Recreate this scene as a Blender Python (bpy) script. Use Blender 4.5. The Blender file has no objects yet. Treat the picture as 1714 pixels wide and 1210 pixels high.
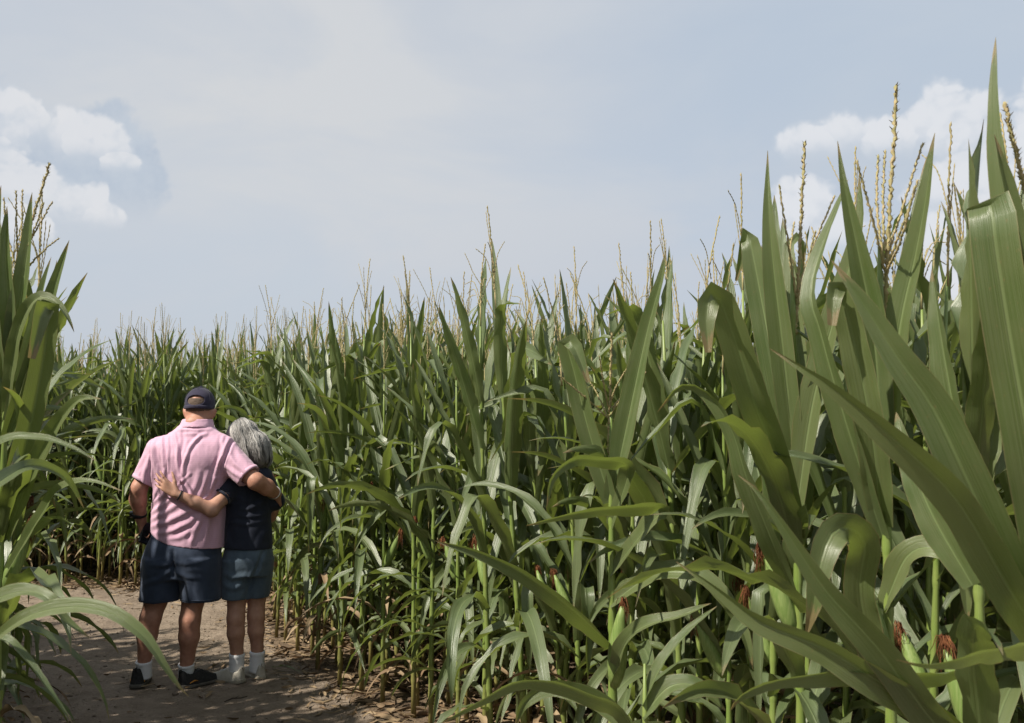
import bpy, math, random
import numpy as np
from mathutils import Vector, Matrix, Euler

R = math.radians
rng = np.random.default_rng(7)
random.seed(7)
sc = bpy.context.scene
COL = sc.collection

# ------------------------------------------------------------------ camera, sky, sun, exposure
CAM_H = 1.55
TILT = math.atan(113 / 1668.0)
cam_d = bpy.data.cameras.new("camera")
cam_d.sensor_width = 36.0
cam_d.lens = 36.0 * 1668.0 / 1714.0
cam_d.clip_start = 0.05
cam_d.clip_end = 3000
cam_d.dof.use_dof = True
cam_d.dof.focus_distance = 5.2
cam_d.dof.aperture_fstop = 9.0
cam = bpy.data.objects.new("camera", cam_d)
COL.objects.link(cam)
cam.location = (0, 0, CAM_H)
cam.rotation_euler = (R(90) + TILT, 0, 0)
sc.camera = cam

_f = np.array([0, math.cos(TILT), math.sin(TILT)])
_u = np.array([0, -math.sin(TILT), math.cos(TILT)])
_r = np.array([1.0, 0, 0])


def ray(px, py):
    """direction of the sight line through a point of the photograph, scaled to y = 1"""
    d = _f + _r * ((px - 857) / 1668.0) + _u * ((605 - py) / 1668.0)
    return d / d[1]


def at(px, py, Y):
    return np.array([0, 0, CAM_H]) + ray(px, py) * Y


SUN_EL = R(48)
SUN_H = np.array([-0.80, -0.52])
SUN_H = SUN_H / np.linalg.norm(SUN_H)
SUN = np.array([SUN_H[0] * math.cos(SUN_EL), SUN_H[1] * math.cos(SUN_EL), math.sin(SUN_EL)])

world = bpy.data.worlds.new("World")
sc.world = world
world.use_nodes = True


class G:
    """small helper to write node graphs"""

    def __init__(self, tree):
        self.t = tree
        self.n = tree.nodes
        self.l = tree.links

    def put(self, sock, v):
        if isinstance(v, bpy.types.NodeSocket):
            self.l.new(v, sock)
        elif v is not None:
            try:
                sock.default_value = v
            except Exception:
                sock.default_value = (*v, 1.0)

    def m(self, op, a, b=None, c=None, clamp=False):
        n = self.n.new("ShaderNodeMath")
        n.operation = op
        n.use_clamp = clamp
        self.put(n.inputs[0], a)
        if b is not None:
            self.put(n.inputs[1], b)
        if c is not None:
            self.put(n.inputs[2], c)
        return n.outputs[0]

    def v(self, op, a, b=None):
        n = self.n.new("ShaderNodeVectorMath")
        n.operation = op
        self.put(n.inputs[0], a)
        if b is not None:
            self.put(n.inputs[1], b)
        return n.outputs[0]

    def xyz(self, a):
        n = self.n.new("ShaderNodeSeparateXYZ")
        self.put(n.inputs[0], a)
        return n.outputs

    def comb(self, x, y, z):
        n = self.n.new("ShaderNodeCombineXYZ")
        for i, q in enumerate((x, y, z)):
            self.put(n.inputs[i], q)
        return n.outputs[0]

    def noise(self, vec, scale, detail=4, rough=0.55, dist=0.0):
        n = self.n.new("ShaderNodeTexNoise")
        self.put(n.inputs["Vector"], vec)
        self.put(n.inputs["Scale"], scale)
        n.inputs["Detail"].default_value = detail
        n.inputs["Roughness"].default_value = rough
        n.inputs["Distortion"].default_value = dist
        return n.outputs["Fac"]

    def voro(self, vec, scale):
        n = self.n.new("ShaderNodeTexVoronoi")
        n.feature = "F1"
        self.put(n.inputs["Vector"], vec)
        self.put(n.inputs["Scale"], scale)
        return n.outputs["Distance"]

    def ss(self, x, a, b, lo=0.0, hi=1.0):
        n = self.n.new("ShaderNodeMapRange")
        n.interpolation_type = "SMOOTHSTEP"
        self.put(n.inputs[0], x)
        for i, q in enumerate((a, b, lo, hi)):
            self.put(n.inputs[i + 1], q)
        return n.outputs[0]

    def mix(self, f, a, b, mode="MIX"):
        n = self.n.new("ShaderNodeMix")
        n.data_type = "RGBA"
        n.blend_type = mode
        self.put(n.inputs[0], f)
        for s, q in ((n.inputs[6], a), (n.inputs[7], b)):
            if isinstance(q, (tuple, list)) and len(q) == 3:
                q = (*q, 1.0)
            self.put(s, q)
        return n.outputs[2]


def build_sky():
    g = G(world.node_tree)
    for n in list(g.n):
        g.n.remove(n)
    out = g.n.new("ShaderNodeOutputWorld")
    bg = g.n.new("ShaderNodeBackground")
    g.l.new(bg.outputs[0], out.inputs[0])
    sky = g.n.new("ShaderNodeTexSky")
    sky.sky_type = "NISHITA"
    sky.sun_disc = False
    sky.sun_elevation = SUN_EL
    sky.sun_rotation = math.atan2(SUN[0], SUN[1])
    sky.altitude = 100
    sky.air_density = 1.0
    sky.dust_density = 2.0
    sky.ozone_density = 1.0
    S = 0.1
    bg.inputs["Strength"].default_value = S
    tc = g.n.new("ShaderNodeTexCoord")
    d = tc.outputs["Generated"]
    d = g.v("NORMALIZE", d)

    def ang(vec):
        x, y, z = g.xyz(vec)
        return g.m("ARCTAN2", x, y), g.m("ARCSINE", z)

    az, el = ang(d)

    def blob(azel, px, py, rx, ry):
        r = ray(px, py)
        a0 = math.atan2(r[0], r[1])
        e0 = math.atan2(r[2], math.hypot(r[0], r[1]))
        dx = g.m("DIVIDE", g.m("SUBTRACT", azel[0], a0), rx / 1668.0)
        dy = g.m("DIVIDE", g.m("SUBTRACT", azel[1], e0), ry / 1668.0)
        q = g.m("SQRT", g.m("ADD", g.m("MULTIPLY", dx, dx), g.m("MULTIPLY", dy, dy)))
        return g.m("SUBTRACT", 1.0, q)

    def noise_col(vec, scale):
        n = g.n.new("ShaderNodeTexNoise")
        g.put(n.inputs["Vector"], vec)
        n.inputs["Scale"].default_value = scale
        n.inputs["Detail"].default_value = 3
        return n.outputs["Color"]

    def billow(vec):
        wv = g.v("ADD", vec, g.v("MULTIPLY", g.v("SUBTRACT", noise_col(vec, 22), (0.5, 0.5, 0.5)), (0.05, 0.05, 0.05)))
        n1 = g.m("SUBTRACT", 0.45, g.voro(wv, 15))
        n2 = g.m("SUBTRACT", 0.45, g.voro(wv, 36))
        n3 = g.m("SUBTRACT", 0.45, g.voro(wv, 85))
        n4 = g.m("SUBTRACT", g.noise(vec, 60, 5, 0.62), 0.5)
        return g.m("ADD", g.m("ADD", g.m("MULTIPLY", n1, 1.0), g.m("MULTIPLY", n2, 0.62)), g.m("ADD", g.m("MULTIPLY", n3, 0.36), g.m("MULTIPLY", n4, 0.5)))

    def field(azel, n, blobs, amp):
        b = None
        for q in blobs:
            k = blob(azel, *q)
            b = k if b is None else g.m("SMOOTH_MAX", b, k, 0.15)
        return g.m("ADD", g.m("ADD", b, 0.10), g.m("MULTIPLY", n, amp))

    lin = lambda r_, g_, b_: tuple(((c / 255.0 + 0.055) / 1.055) ** 2.4 / S / 2**0.45 for c in (r_, g_, b_))
    # thin high veil over the blue, denser in long soft streaks
    st = g.v("MULTIPLY", d, (1.0, 1.0, 2.6))
    vn = g.noise(st, 3.2, 5, 0.55, 0.4)
    veil = g.ss(vn, 0.35, 0.72, 0.62, 0.97)
    bright = blob((az, el), 430, 150, 900, 620)
    veil = g.m("ADD", veil, g.m("MULTIPLY", g.ss(bright, 0.0, 0.9), 0.16), clamp=True)
    vcol = g.mix(g.ss(el, 0.02, 0.30), lin(189, 195, 205), lin(196, 202, 210))
    vcol = g.mix(g.ss(bright, 0.1, 0.9), vcol, lin(203, 206, 210))
    bluish = lin(176, 193, 213)
    base = g.mix(0.55, sky.outputs[0], bluish)
    base = g.mix(veil, base, vcol)
    rightblue = blob((az, el), 1500, 60, 620, 330)
    base = g.mix(g.ss(rightblue, 0.0, 0.8, 0.0, 0.6), base, lin(178, 192, 208))

    # cumulus: lit heads over grey flanks, plus a low scattered bank that goes on round the horizon
    d2 = g.v("ADD", d, (-0.010, -0.002, 0.013))
    bank = g.m("MULTIPLY", g.ss(g.noise(d, 2.3, 2, 0.5), 0.58, 0.72), 1.0)
    body_l = [(60, 300, 190, 120), (160, 285, 120, 105), (222, 318, 70, 74), (-120, 300, 220, 170)]
    lit_l = [(-30, 224, 85, 70), (45, 219, 80, 62), (105, 229, 62, 50), (160, 250, 58, 42), (203, 274, 34, 20), (-25, 299, 74, 78), (25, 324, 46, 40), (70, 330, 52, 46), (130, 350, 56, 44), (172, 362, 36, 28), (0, 384, 75, 50), (-130, 284, 130, 110)]
    lit_r = [(1585, 215, 55, 66), (1640, 240, 75, 80), (1700, 270, 80, 80), (1640, 330, 95, 100), (1710, 400, 120, 100), (1600, 420, 80, 80), (1350, 240, 60, 44), (1410, 228, 66, 46), (1480, 240, 50, 40), (1345, 370, 60, 70), (1385, 400, 60, 80), (1800, 300, 160, 150), (1560, 500, 120, 80)]
    b1, b2, ae1, ae2 = billow(d), billow(d2), (az, el), ang(d2)
    fd = field(ae1, b1, body_l, 0.50)
    drop = g.ss(el, math.atan((718 - 400) / 1668.0), math.atan((718 - 330) / 1668.0))
    md = g.m("MULTIPLY", g.ss(fd, 0.04, 0.30), drop)
    shade = g.mix(g.ss(g.noise(d, 16, 5, 0.6), 0.35, 0.65), lin(164, 179, 198), lin(184, 195, 208))
    base = g.mix(g.m("MULTIPLY", md, 0.68), base, shade)
    for blobs, soft, amt, lo, hi, amp in ((lit_l, 0.26, 0.80, lin(198, 205, 214), lin(221, 222, 225), 0.58), (lit_r, 0.36, 0.75, lin(203, 209, 217), lin(226, 227, 230), 0.60)):
        m = None
        for q in blobs:
            f1 = g.m("ADD", g.m("ADD", blob(ae1, *q), 0.17), g.m("MULTIPLY", b1, amp))
            r_ = ray(q[0], q[1])
            e0 = math.atan2(r_[2], math.hypot(r_[0], r_[1]))
            k = g.m("MULTIPLY", g.ss(f1, 0.0, soft), g.ss(g.m("DIVIDE", g.m("SUBTRACT", el, e0), q[3] / 1668.0), -0.85, 0.30))
            m = k if m is None else g.m("MAXIMUM", m, k)
        sh = g.ss(g.m("ADD", g.m("SUBTRACT", b1, b2), g.m("MULTIPLY", g.m("SUBTRACT", m, 0.6), 0.6)), -0.45, 0.35)
        col = g.mix(sh, lo, hi)
        base = g.mix(g.m("MULTIPLY", m, amt), base, col)
    # bank beyond the frame
    far = g.m("MULTIPLY", bank, g.m("MULTIPLY", g.ss(g.m("ABSOLUTE", az), 0.75, 1.1), g.m("MULTIPLY", g.ss(el, 0.02, 0.06), g.ss(el, 0.34, 0.16))))
    base = g.mix(g.m("MULTIPLY", far, 0.8), base, lin(222, 224, 228))
    g.l.new(base, bg.inputs["Color"])


build_sky()

sun_d = bpy.data.lights.new("sun", "SUN")
sun_d.energy = 5.0
sun_d.angle = R(1.0)
sun_d.color = (1.0, 0.93, 0.81)
sun = bpy.data.objects.new("sun", sun_d)
COL.objects.link(sun)
sun.rotation_euler = Vector(SUN).to_track_quat("Z", "Y").to_euler()

sc.view_settings.view_transform = "Standard"
sc.view_settings.look = "None"
sc.view_settings.exposure = 0.55
sc.view_settings.gamma = 1.0
sc.view_settings.use_curve_mapping = False
sc.render.engine = "CYCLES"
sc.cycles.max_bounces = 6
sc.cycles.diffuse_bounces = 4
sc.cycles.glossy_bounces = 2
sc.cycles.transmission_bounces = 4
sc.cycles.sample_clamp_indirect = 6


# ------------------------------------------------------------------ mesh helpers
def mesh_np(name, V, F, mats, uv=None, tone=None, midx=None, smooth=True):
    """V (n,3); F (m,3) or (m,4) or list of such arrays; uv per vertex (n,2)"""
    Fs = F if isinstance(F, list) else [F]
    Fs = [np.asarray(f, np.int32) for f in Fs if len(f)]
    V = np.asarray(V, np.float32)
    me = bpy.data.meshes.new(name)
    me.vertices.add(len(V))
    me.vertices.foreach_set("co", V.ravel())
    loops = np.concatenate([f.ravel() for f in Fs])
    sizes = np.concatenate([np.full(len(f), f.shape[1], np.int32) for f in Fs])
    starts = np.concatenate([[0], np.cumsum(sizes)[:-1]]).astype(np.int32)
    me.loops.add(len(loops))
    me.loops.foreach_set("vertex_index", loops)
    me.polygons.add(len(sizes))
    me.polygons.foreach_set("loop_start", starts)
    me.polygons.foreach_set("loop_total", sizes)
    me.polygons.foreach_set("use_smooth", np.full(len(sizes), smooth))
    for m in (mats if isinstance(mats, (list, tuple)) else [mats]):
        me.materials.append(m)
    if midx is not None:
        me.polygons.foreach_set("material_index", np.asarray(midx, np.int32))
    if uv is not None:
        l = me.uv_layers.new(name="uv")
        l.data.foreach_set("uv", np.asarray(uv, np.float32)[loops].ravel())
    if tone is not None:
        a = me.attributes.new("tone", "FLOAT", "POINT")
        a.data.foreach_set("value", np.asarray(tone, np.float32))
    me.update(calc_edges=True)
    me.validate()
    return me


def obj(name, me, parent=None, loc=(0, 0, 0)):
    o = bpy.data.objects.new(name, me)
    COL.objects.link(o)
    o.location = loc
    if parent is not None:
        o.parent = parent
    return o


def thing(name, label, cat, loc=(0, 0, 0), group=None, me=None):
    o = bpy.data.objects.new(name, me)
    COL.objects.link(o)
    o.location = loc
    o["label"] = label
    o["category"] = cat
    if group:
        o["group"] = group
    return o


class Soup:
    """collects triangles/quads with uv, tone and material index"""

    def __init__(self):
        self.V, self.Q, self.T, self.U, self.S = [], [], [], [], []
        self.qm, self.tm = [], []
        self.n = 0

    def add(self, V, Q, uv=None, tone=0.5, mi=0, T=None):
        V = np.asarray(V, float)
        k = len(V)
        self.V.append(V)
        self.U.append(np.zeros((k, 2)) if uv is None else uv)
        self.S.append(np.full(k, tone) if np.isscalar(tone) else tone)
        if Q is not None and len(Q):
            self.Q.append(np.asarray(Q) + self.n)
            self.qm.append(np.full(len(Q), mi))
        if T is not None and len(T):
            self.T.append(np.asarray(T) + self.n)
            self.tm.append(np.full(len(T), mi))
        self.n += k

    def arrays(self):
        V = np.concatenate(self.V)
        U = np.concatenate(self.U)
        S = np.concatenate(self.S)
        Q = np.concatenate(self.Q) if self.Q else np.zeros((0, 4), int)
        T = np.concatenate(self.T) if self.T else np.zeros((0, 3), int)
        qm = np.concatenate(self.qm) if self.qm else np.zeros(0, int)
        tm = np.concatenate(self.tm) if self.tm else np.zeros(0, int)
        return V, Q, T, U, S, qm, tm

    def mesh(self, name, mats):
        V, Q, T, U, S, qm, tm = self.arrays()
        Fs, mi = [], []
        if len(Q):
            Fs.append(Q)
            mi.append(qm)
        if len(T):
            Fs.append(T)
            mi.append(tm)
        return mesh_np(name, V, Fs, mats, U, S, np.concatenate(mi))


def tube(path, rad, sides=6, cap=True):
    """round tube along a path; returns V, Q, T, uv"""
    P = np.asarray(path, float)
    n = len(P)
    rad = np.broadcast_to(np.asarray(rad, float), (n,))
    t = np.gradient(P, axis=0)
    t /= np.linalg.norm(t, axis=1, keepdims=True) + 1e-9
    ref = np.array([0.31, 0.95, 0.05]) if abs(t[0][2]) > 0.5 else np.array([0.05, 0.1, 1.0])
    a = np.cross(t, ref)
    a /= np.linalg.norm(a, axis=1, keepdims=True) + 1e-9
    b = np.cross(t, a)
    th = np.arange(sides) / sides * 2 * np.pi
    V = P[:, None, :] + rad[:, None, None] * (np.cos(th)[None, :, None] * a[:, None, :] + np.sin(th)[None, :, None] * b[:, None, :])
    V = V.reshape(-1, 3)
    i, j = np.meshgrid(np.arange(n - 1), np.arange(sides), indexing="ij")
    j2 = (j + 1) % sides
    Q = np.stack([i * sides + j, i * sides + j2, (i + 1) * sides + j2, (i + 1) * sides + j], -1).reshape(-1, 4)
    uv = np.stack([np.tile(th / (2 * np.pi), n), np.repeat(np.arange(n) / (n - 1), sides)], -1)
    T = []
    if cap:
        k = len(V)
        V = np.vstack([V, P[0], P[-1]])
        uv = np.vstack([uv, [0.5, 0], [0.5, 1]])
        for s in range(sides):
            T.append((k, (s + 1) % sides, s))
            T.append((k + 1, (n - 1) * sides + s, (n - 1) * sides + (s + 1) % sides))
    return V, Q, np.array(T, int).reshape(-1, 3), uv


def spline(P, n):
    """Catmull-Rom through the rows of P, n samples"""
    P = np.asarray(P, float)
    k = len(P)
    A = np.vstack([2 * P[0] - P[1], P, 2 * P[-1] - P[-2]])
    dist = np.concatenate([[0], np.cumsum(np.linalg.norm(np.diff(P[:, :3], axis=0), axis=1))])
    s = np.linspace(0, dist[-1], n)
    i = np.clip(np.searchsorted(dist, s, side="right") - 1, 0, k - 2)
    t = ((s - dist[i]) / (dist[i + 1] - dist[i] + 1e-9))[:, None]
    p0, p1, p2, p3 = A[i], A[i + 1], A[i + 2], A[i + 3]
    return 0.5 * ((2 * p1) + (-p0 + p2) * t + (2 * p0 - 5 * p1 + 4 * p2 - p3) * t**2 + (-p0 + 3 * p1 - 3 * p2 + p3) * t**3)


# value noise for relief
_perm = np.random.default_rng(3).random((64, 64, 64)).astype(np.float32)


def vnoise(P):
    P = np.asarray(P, float)
    i = np.floor(P).astype(int)
    f = P - i
    f = f * f * (3 - 2 * f)
    i &= 63
    j = (i + 1) & 63
    x0, y0, z0 = i[..., 0], i[..., 1], i[..., 2]
    x1, y1, z1 = j[..., 0], j[..., 1], j[..., 2]
    fx, fy, fz = f[..., 0], f[..., 1], f[..., 2]
    L = lambda a, b, t: a + (b - a) * t
    c00 = L(_perm[x0, y0, z0], _perm[x1, y0, z0], fx)
    c10 = L(_perm[x0, y1, z0], _perm[x1, y1, z0], fx)
    c01 = L(_perm[x0, y0, z1], _perm[x1, y0, z1], fx)
    c11 = L(_perm[x0, y1, z1], _perm[x1, y1, z1], fx)
    return L(L(c00, c10, fy), L(c01, c11, fy), fz) - 0.5


def fbm(P, oct=4, gain=0.5):
    s, a, P = 0.0, 1.0, np.asarray(P, float)
    for k in range(oct):
        s = s + a * vnoise(P + 17.3 * k)
        P = P * 2.03
        a *= gain
    return s


# ------------------------------------------------------------------ materials
def new_mat(name):
    m = bpy.data.materials.new(name)
    m.use_nodes = True
    g = G(m.node_tree)
    p = g.n["Principled BSDF"]
    o = g.n["Material Output"]
    return m, g, p, o


def attr(g, name):
    n = g.n.new("ShaderNodeAttribute")
    n.attribute_name = name
    return n.outputs["Fac"]


def uvsock(g):
    n = g.n.new("ShaderNodeUVMap")
    return n.outputs[0]


def objrand(g):
    return g.n.new("ShaderNodeObjectInfo").outputs["Random"]


def bump(g, p, h, strength=0.3, dist=0.002):
    b = g.n.new("ShaderNodeBump")
    b.inputs["Strength"].default_value = strength
    b.inputs["Distance"].default_value = dist
    g.l.new(h, b.inputs["Height"])
    g.l.new(b.outputs[0], p.inputs["Normal"])
    return b


def leaf_material():
    m, g, p, out = new_mat("corn_leaf")
    uv = uvsock(g)
    u, v, _ = g.xyz(uv)
    tone = attr(g, "tone")
    rnd = objrand(g)
    tc = g.n.new("ShaderNodeTexCoord").outputs["Object"]
    c = g.m("ABSOLUTE", g.m("SUBTRACT", u, 0.5))
    veins = g.noise(g.comb(g.m("MULTIPLY", u, 46), g.m("MULTIPLY", v, 1.2), g.m("MULTIPLY", tone, 40)), 1.0, 2, 0.6)
    patch = g.noise(g.comb(g.m("MULTIPLY", u, 1.6), g.m("MULTIPLY", v, 7), g.m("MULTIPLY", tone, 23)), 1.0, 4, 0.6)
    var = g.m("ADD", g.m("MULTIPLY", tone, 0.60), g.m("MULTIPLY", rnd, 0.45))
    green = g.mix(g.ss(var, 0.15, 0.95), (0.060, 0.106, 0.026), (0.136, 0.168, 0.056))
    green = g.mix(g.ss(patch, 0.3, 0.7, 0.0, 0.55), green, (0.134, 0.154, 0.064))
    green = g.mix(g.ss(veins, 0.35, 0.7, 0.0, 0.6), green, (0.162, 0.196, 0.088))
    # pale midrib
    rib = g.m("MULTIPLY", g.ss(c, 0.055, 0.018), g.ss(v, 1.0, 0.55, 0.15, 0.9))
    green = g.mix(g.m("MULTIPLY", rib, 0.85), green, (0.21, 0.27, 0.11))
    # dry margin and tip
    edge = g.m("ADD", g.ss(c, 0.455, 0.5, 0.0, 0.55), g.ss(v, 0.86, 1.0, 0.0, 0.75))
    en = g.noise(g.comb(g.m("MULTIPLY", u, 3), g.m("MULTIPLY", v, 14), g.m("MULTIPLY", tone, 61)), 1.0, 4, 0.65)
    edge = g.m("ADD", edge, g.ss(tone, 0.86, 1.0, 0.0, 0.30))
    dry = g.ss(g.m("ADD", edge, g.m("MULTIPLY", en, 0.9)), 0.92, 1.12)
    green = g.mix(g.m("MULTIPLY", dry, 0.9), green, (0.26, 0.20, 0.095))
    rim = g.m("MULTIPLY", g.ss(c, 0.474, 0.494), g.ss(en, 0.30, 0.55, 0.15, 0.85))
    green = g.mix(rim, green, (0.24, 0.21, 0.10))
    # freckles of rust and dust
    fr = g.noise(g.comb(g.m("MULTIPLY", u, 14), g.m("MULTIPLY", v, 90), tone), 1.0, 2, 0.5)
    green = g.mix(g.ss(fr, 0.66, 0.74, 0.0, 0.55), green, (0.22, 0.16, 0.07))
    back = g.n.new("ShaderNodeNewGeometry").outputs["Backfacing"]
    green = g.mix(g.m("MULTIPLY", back, 0.3), green, (0.125, 0.165, 0.098))
    g.put(p.inputs["Base Color"], green)
    g.put(p.inputs["Roughness"], g.ss(veins, 0.3, 0.7, 0.32, 0.48))
    p.inputs["Specular IOR Level"].default_value = 0.75
    bump(g, p, g.m("ADD", veins, g.m("MULTIPLY", rib, -1.2)), 0.8, 0.0016)
    tr = g.n.new("ShaderNodeBsdfTranslucent")
    tcol = g.mix(g.m("MULTIPLY", dry, 0.8), (0.19, 0.245, 0.040), (0.30, 0.20, 0.07))
    g.l.new(tcol, tr.inputs["Color"])
    mx = g.n.new("ShaderNodeMixShader")
    mx.inputs[0].default_value = 0.34
    g.l.new(p.outputs[0], mx.inputs[1])
    g.l.new(tr.outputs[0], mx.inputs[2])
    g.l.new(mx.outputs[0], out.inputs[0])
    return m


def dry_leaf_material():
    m, g, p, out = new_mat("dry_corn_leaf")
    u, v, _ = g.xyz(uvsock(g))
    tone = attr(g, "tone")
    n = g.noise(g.comb(g.m("MULTIPLY", u, 20), g.m("MULTIPLY", v, 2), g.m("MULTIPLY", tone, 40)), 1.0, 4, 0.6)
    col = g.mix(g.ss(tone, 0.1, 0.9), (0.15, 0.095, 0.050), (0.29, 0.215, 0.125))
    col = g.mix(g.ss(n, 0.35, 0.7, 0, 0.6), col, (0.13, 0.075, 0.035))
    g.put(p.inputs["Base Color"], col)
    p.inputs["Roughness"].default_value = 0.75
    bump(g, p, n, 0.5, 0.002)
    return m


def stalk_material():
    m, g, p, out = new_mat("corn_stalk")
    u, v, _ = g.xyz(uvsock(g))
    tc = g.n.new("ShaderNodeTexCoord").outputs["Object"]
    z = g.xyz(tc)[2]
    rnd = objrand(g)
    st = g.noise(g.comb(g.m("MULTIPLY", u, 30), g.m("MULTIPLY", z, 1.5), rnd), 1.0, 3, 0.6)
    pa = g.noise(g.comb(g.m("MULTIPLY", u, 2), g.m("MULTIPLY", z, 9), g.m("MULTIPLY", rnd, 30)), 1.0, 4, 0.6)
    col = g.mix(g.ss(pa, 0.3, 0.7), (0.135, 0.205, 0.035), (0.200, 0.245, 0.062))
    col = g.mix(g.ss(st, 0.4, 0.7, 0, 0.5), col, (0.20, 0.27, 0.10))
    low = g.ss(g.m("ADD", z, g.m("MULTIPLY", pa, 0.5)), 0.75, 0.25)
    col = g.mix(g.m("MULTIPLY", low, 0.75), col, (0.23, 0.155, 0.06))
    g.put(p.inputs["Base Color"], col)
    p.inputs["Roughness"].default_value = 0.45
    bump(g, p, st, 0.3, 0.001)
    return m


def simple_mat(name, c1, c2, scale, rough=0.7, bumpd=0.0, spec=0.4, detail=4, obj_scale=None, sss=0.0):
    m, g, p, out = new_mat(name)
    tc = g.n.new("ShaderNodeTexCoord").outputs["Object"]
    if obj_scale:
        tc = g.v("MULTIPLY", tc, obj_scale)
    n = g.noise(tc, scale, detail, 0.6)
    g.put(p.inputs["Base Color"], g.mix(g.ss(n, 0.3, 0.7), c1, c2))
    p.inputs["Roughness"].default_value = rough
    p.inputs["Specular IOR Level"].default_value = spec
    if sss:
        p.inputs["Subsurface Weight"].default_value = sss
        p.inputs["Subsurface Radius"].default_value = (0.012, 0.005, 0.003)
        p.inputs["Subsurface Scale"].default_value = 0.6
    if bumpd:
        bump(g, p, n, 0.6, bumpd)
    return m


def fabric(name, c1, c2, rough=0.85, weave=900, stripe=None, sheen=0.15, big=9):
    m, g, p, out = new_mat(name)
    tc = g.n.new("ShaderNodeTexCoord").outputs["Object"]
    n = g.noise(tc, big, 4, 0.6)
    w = g.noise(tc, weave, 2, 0.5)
    col = g.mix(g.ss(n, 0.3, 0.7), c1, c2)
    col = g.mix(g.ss(w, 0.3, 0.7, 0.0, 0.25), col, tuple(x * 0.72 for x in c1))
    if stripe:
        z = g.xyz(tc)[2]
        s = g.m("SINE", g.m("MULTIPLY", z, 2 * math.pi / stripe[0]))
        col = g.mix(g.ss(s, -0.2, 0.9, 0.0, stripe[2]), col, stripe[1])
    g.put(p.inputs["Base Color"], col)
    p.inputs["Roughness"].default_value = rough
    p.inputs["Specular IOR Level"].default_value = 0.25
    p.inputs["Sheen Weight"].default_value = sheen
    bump(g, p, w, 0.25, 0.0008)
    return m


def ground_material(name, path=True):
    m, g, p, out = new_mat(name)
    tc = g.n.new("ShaderNodeTexCoord").outputs["Object"]
    a = g.noise(tc, 1.3, 5, 0.6)
    b = g.noise(tc, 9, 6, 0.65)
    c = g.noise(tc, 70, 5, 0.65)
    v = g.voro(tc, 26)
    if path:
        col = g.mix(g.ss(a, 0.35, 0.65), (0.200, 0.158, 0.120), (0.262, 0.210, 0.162))
        col = g.mix(g.ss(b, 0.40, 0.68, 0, 0.75), col, (0.165, 0.126, 0.094))
        col = g.mix(g.ss(c, 0.52, 0.70, 0, 0.6), col, (0.30, 0.248, 0.195))
        col = g.mix(g.ss(c, 0.40, 0.28, 0, 0.75), col, (0.10, 0.074, 0.055))
    else:
        col = g.mix(g.ss(b, 0.35, 0.65), (0.12, 0.085, 0.058), (0.17, 0.125, 0.086))
        col = g.mix(g.ss(c, 0.45, 0.70, 0, 0.5), col, (0.20, 0.15, 0.09))
    g.put(p.inputs["Base Color"], col)
    p.inputs["Roughness"].default_value = 0.95
    p.inputs["Specular IOR Level"].default_value = 0.15
    h = g.m("ADD", g.m("MULTIPLY", b, 1.3), g.m("ADD", g.m("MULTIPLY", c, 0.8), g.m("MULTIPLY", v, -0.35)))
    bump(g, p, h, 0.9, 0.02)
    return m


M_LEAF = leaf_material()
M_DRY = dry_leaf_material()
M_STALK = stalk_material()
M_TASSEL = simple_mat("tassel", (0.39, 0.305, 0.17), (0.27, 0.25, 0.11), 60, 0.8, spec=0.2)
M_HUSK = simple_mat("husk", (0.125, 0.195, 0.045), (0.205, 0.265, 0.085), 7, 0.5, 0.0006, obj_scale=(26, 26, 2))
M_SILK = simple_mat("silk", (0.10, 0.034, 0.016), (0.21, 0.085, 0.035), 70, 0.8, spec=0.2)
M_PATH = ground_material("trodden_dirt", True)
M_SOIL = ground_material("field_soil", False)

# ------------------------------------------------------------------ layout of the maze
RIGHT_EDGE = [(2.0, 1.1), (1.25, 2.30), (-0.58, 5.20), (-1.74, 7.30), (-2.05, 8.5), (-2.5, 9.55), (-4.5, 9.95), (-6.9, 10.3), (-7.2, 7.4)]
RIGHT_POLY = RIGHT_EDGE + [(-11, 7.4), (-11, 22), (12, 22), (12, 1.1)]
LEFT_EDGE = [(-0.85, 0.2), (-0.98, 1.9), (-1.58, 3.25), (-2.66, 5.35), (-3.15, 6.05), (-4.5, 6.8), (-7.2, 7.4)]
LEFT_POLY = LEFT_EDGE + [(-11, 7.4), (-11, -2), (-0.85, -2)]


def inpoly(P, poly):
    x, y = P[:, 0], P[:, 1]
    r = np.zeros(len(P), bool)
    for (x1, y1), (x2, y2) in zip(poly, poly[1:] + poly[:1]):
        c = ((y1 > y) != (y2 > y)) & (x < (x2 - x1) * (y - y1) / (y2 - y1 + 1e-12) + x1)
        r ^= c
    return r


def edge_dist(P, line):
    best = np.full(len(P), 1e9)
    for a, b in zip(line[:-1], line[1:]):
        a, b = np.array(a), np.array(b)
        t = np.clip(((P - a) @ (b - a)) / ((b - a) @ (b - a)), 0, 1)
        best = np.minimum(best, np.linalg.norm(P - a - t[:, None] * (b - a), axis=1))
    return best


# ------------------------------------------------------------------ ground and path: one sheet cut along the corn's edge
def ground_h(x, y):
    P = np.stack([x, y, np.zeros_like(x)], -1)
    near = np.clip(1.4 - np.hypot(x + 1.5, y - 5.5) / 9.0, 0, 1)
    h = 0.022 * fbm(P * 1.1, 3) + 0.024 * fbm(P * 4.5, 3) + 0.020 * np.abs(fbm(P * 13.0 + 5, 3))
    return h * near


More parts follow.
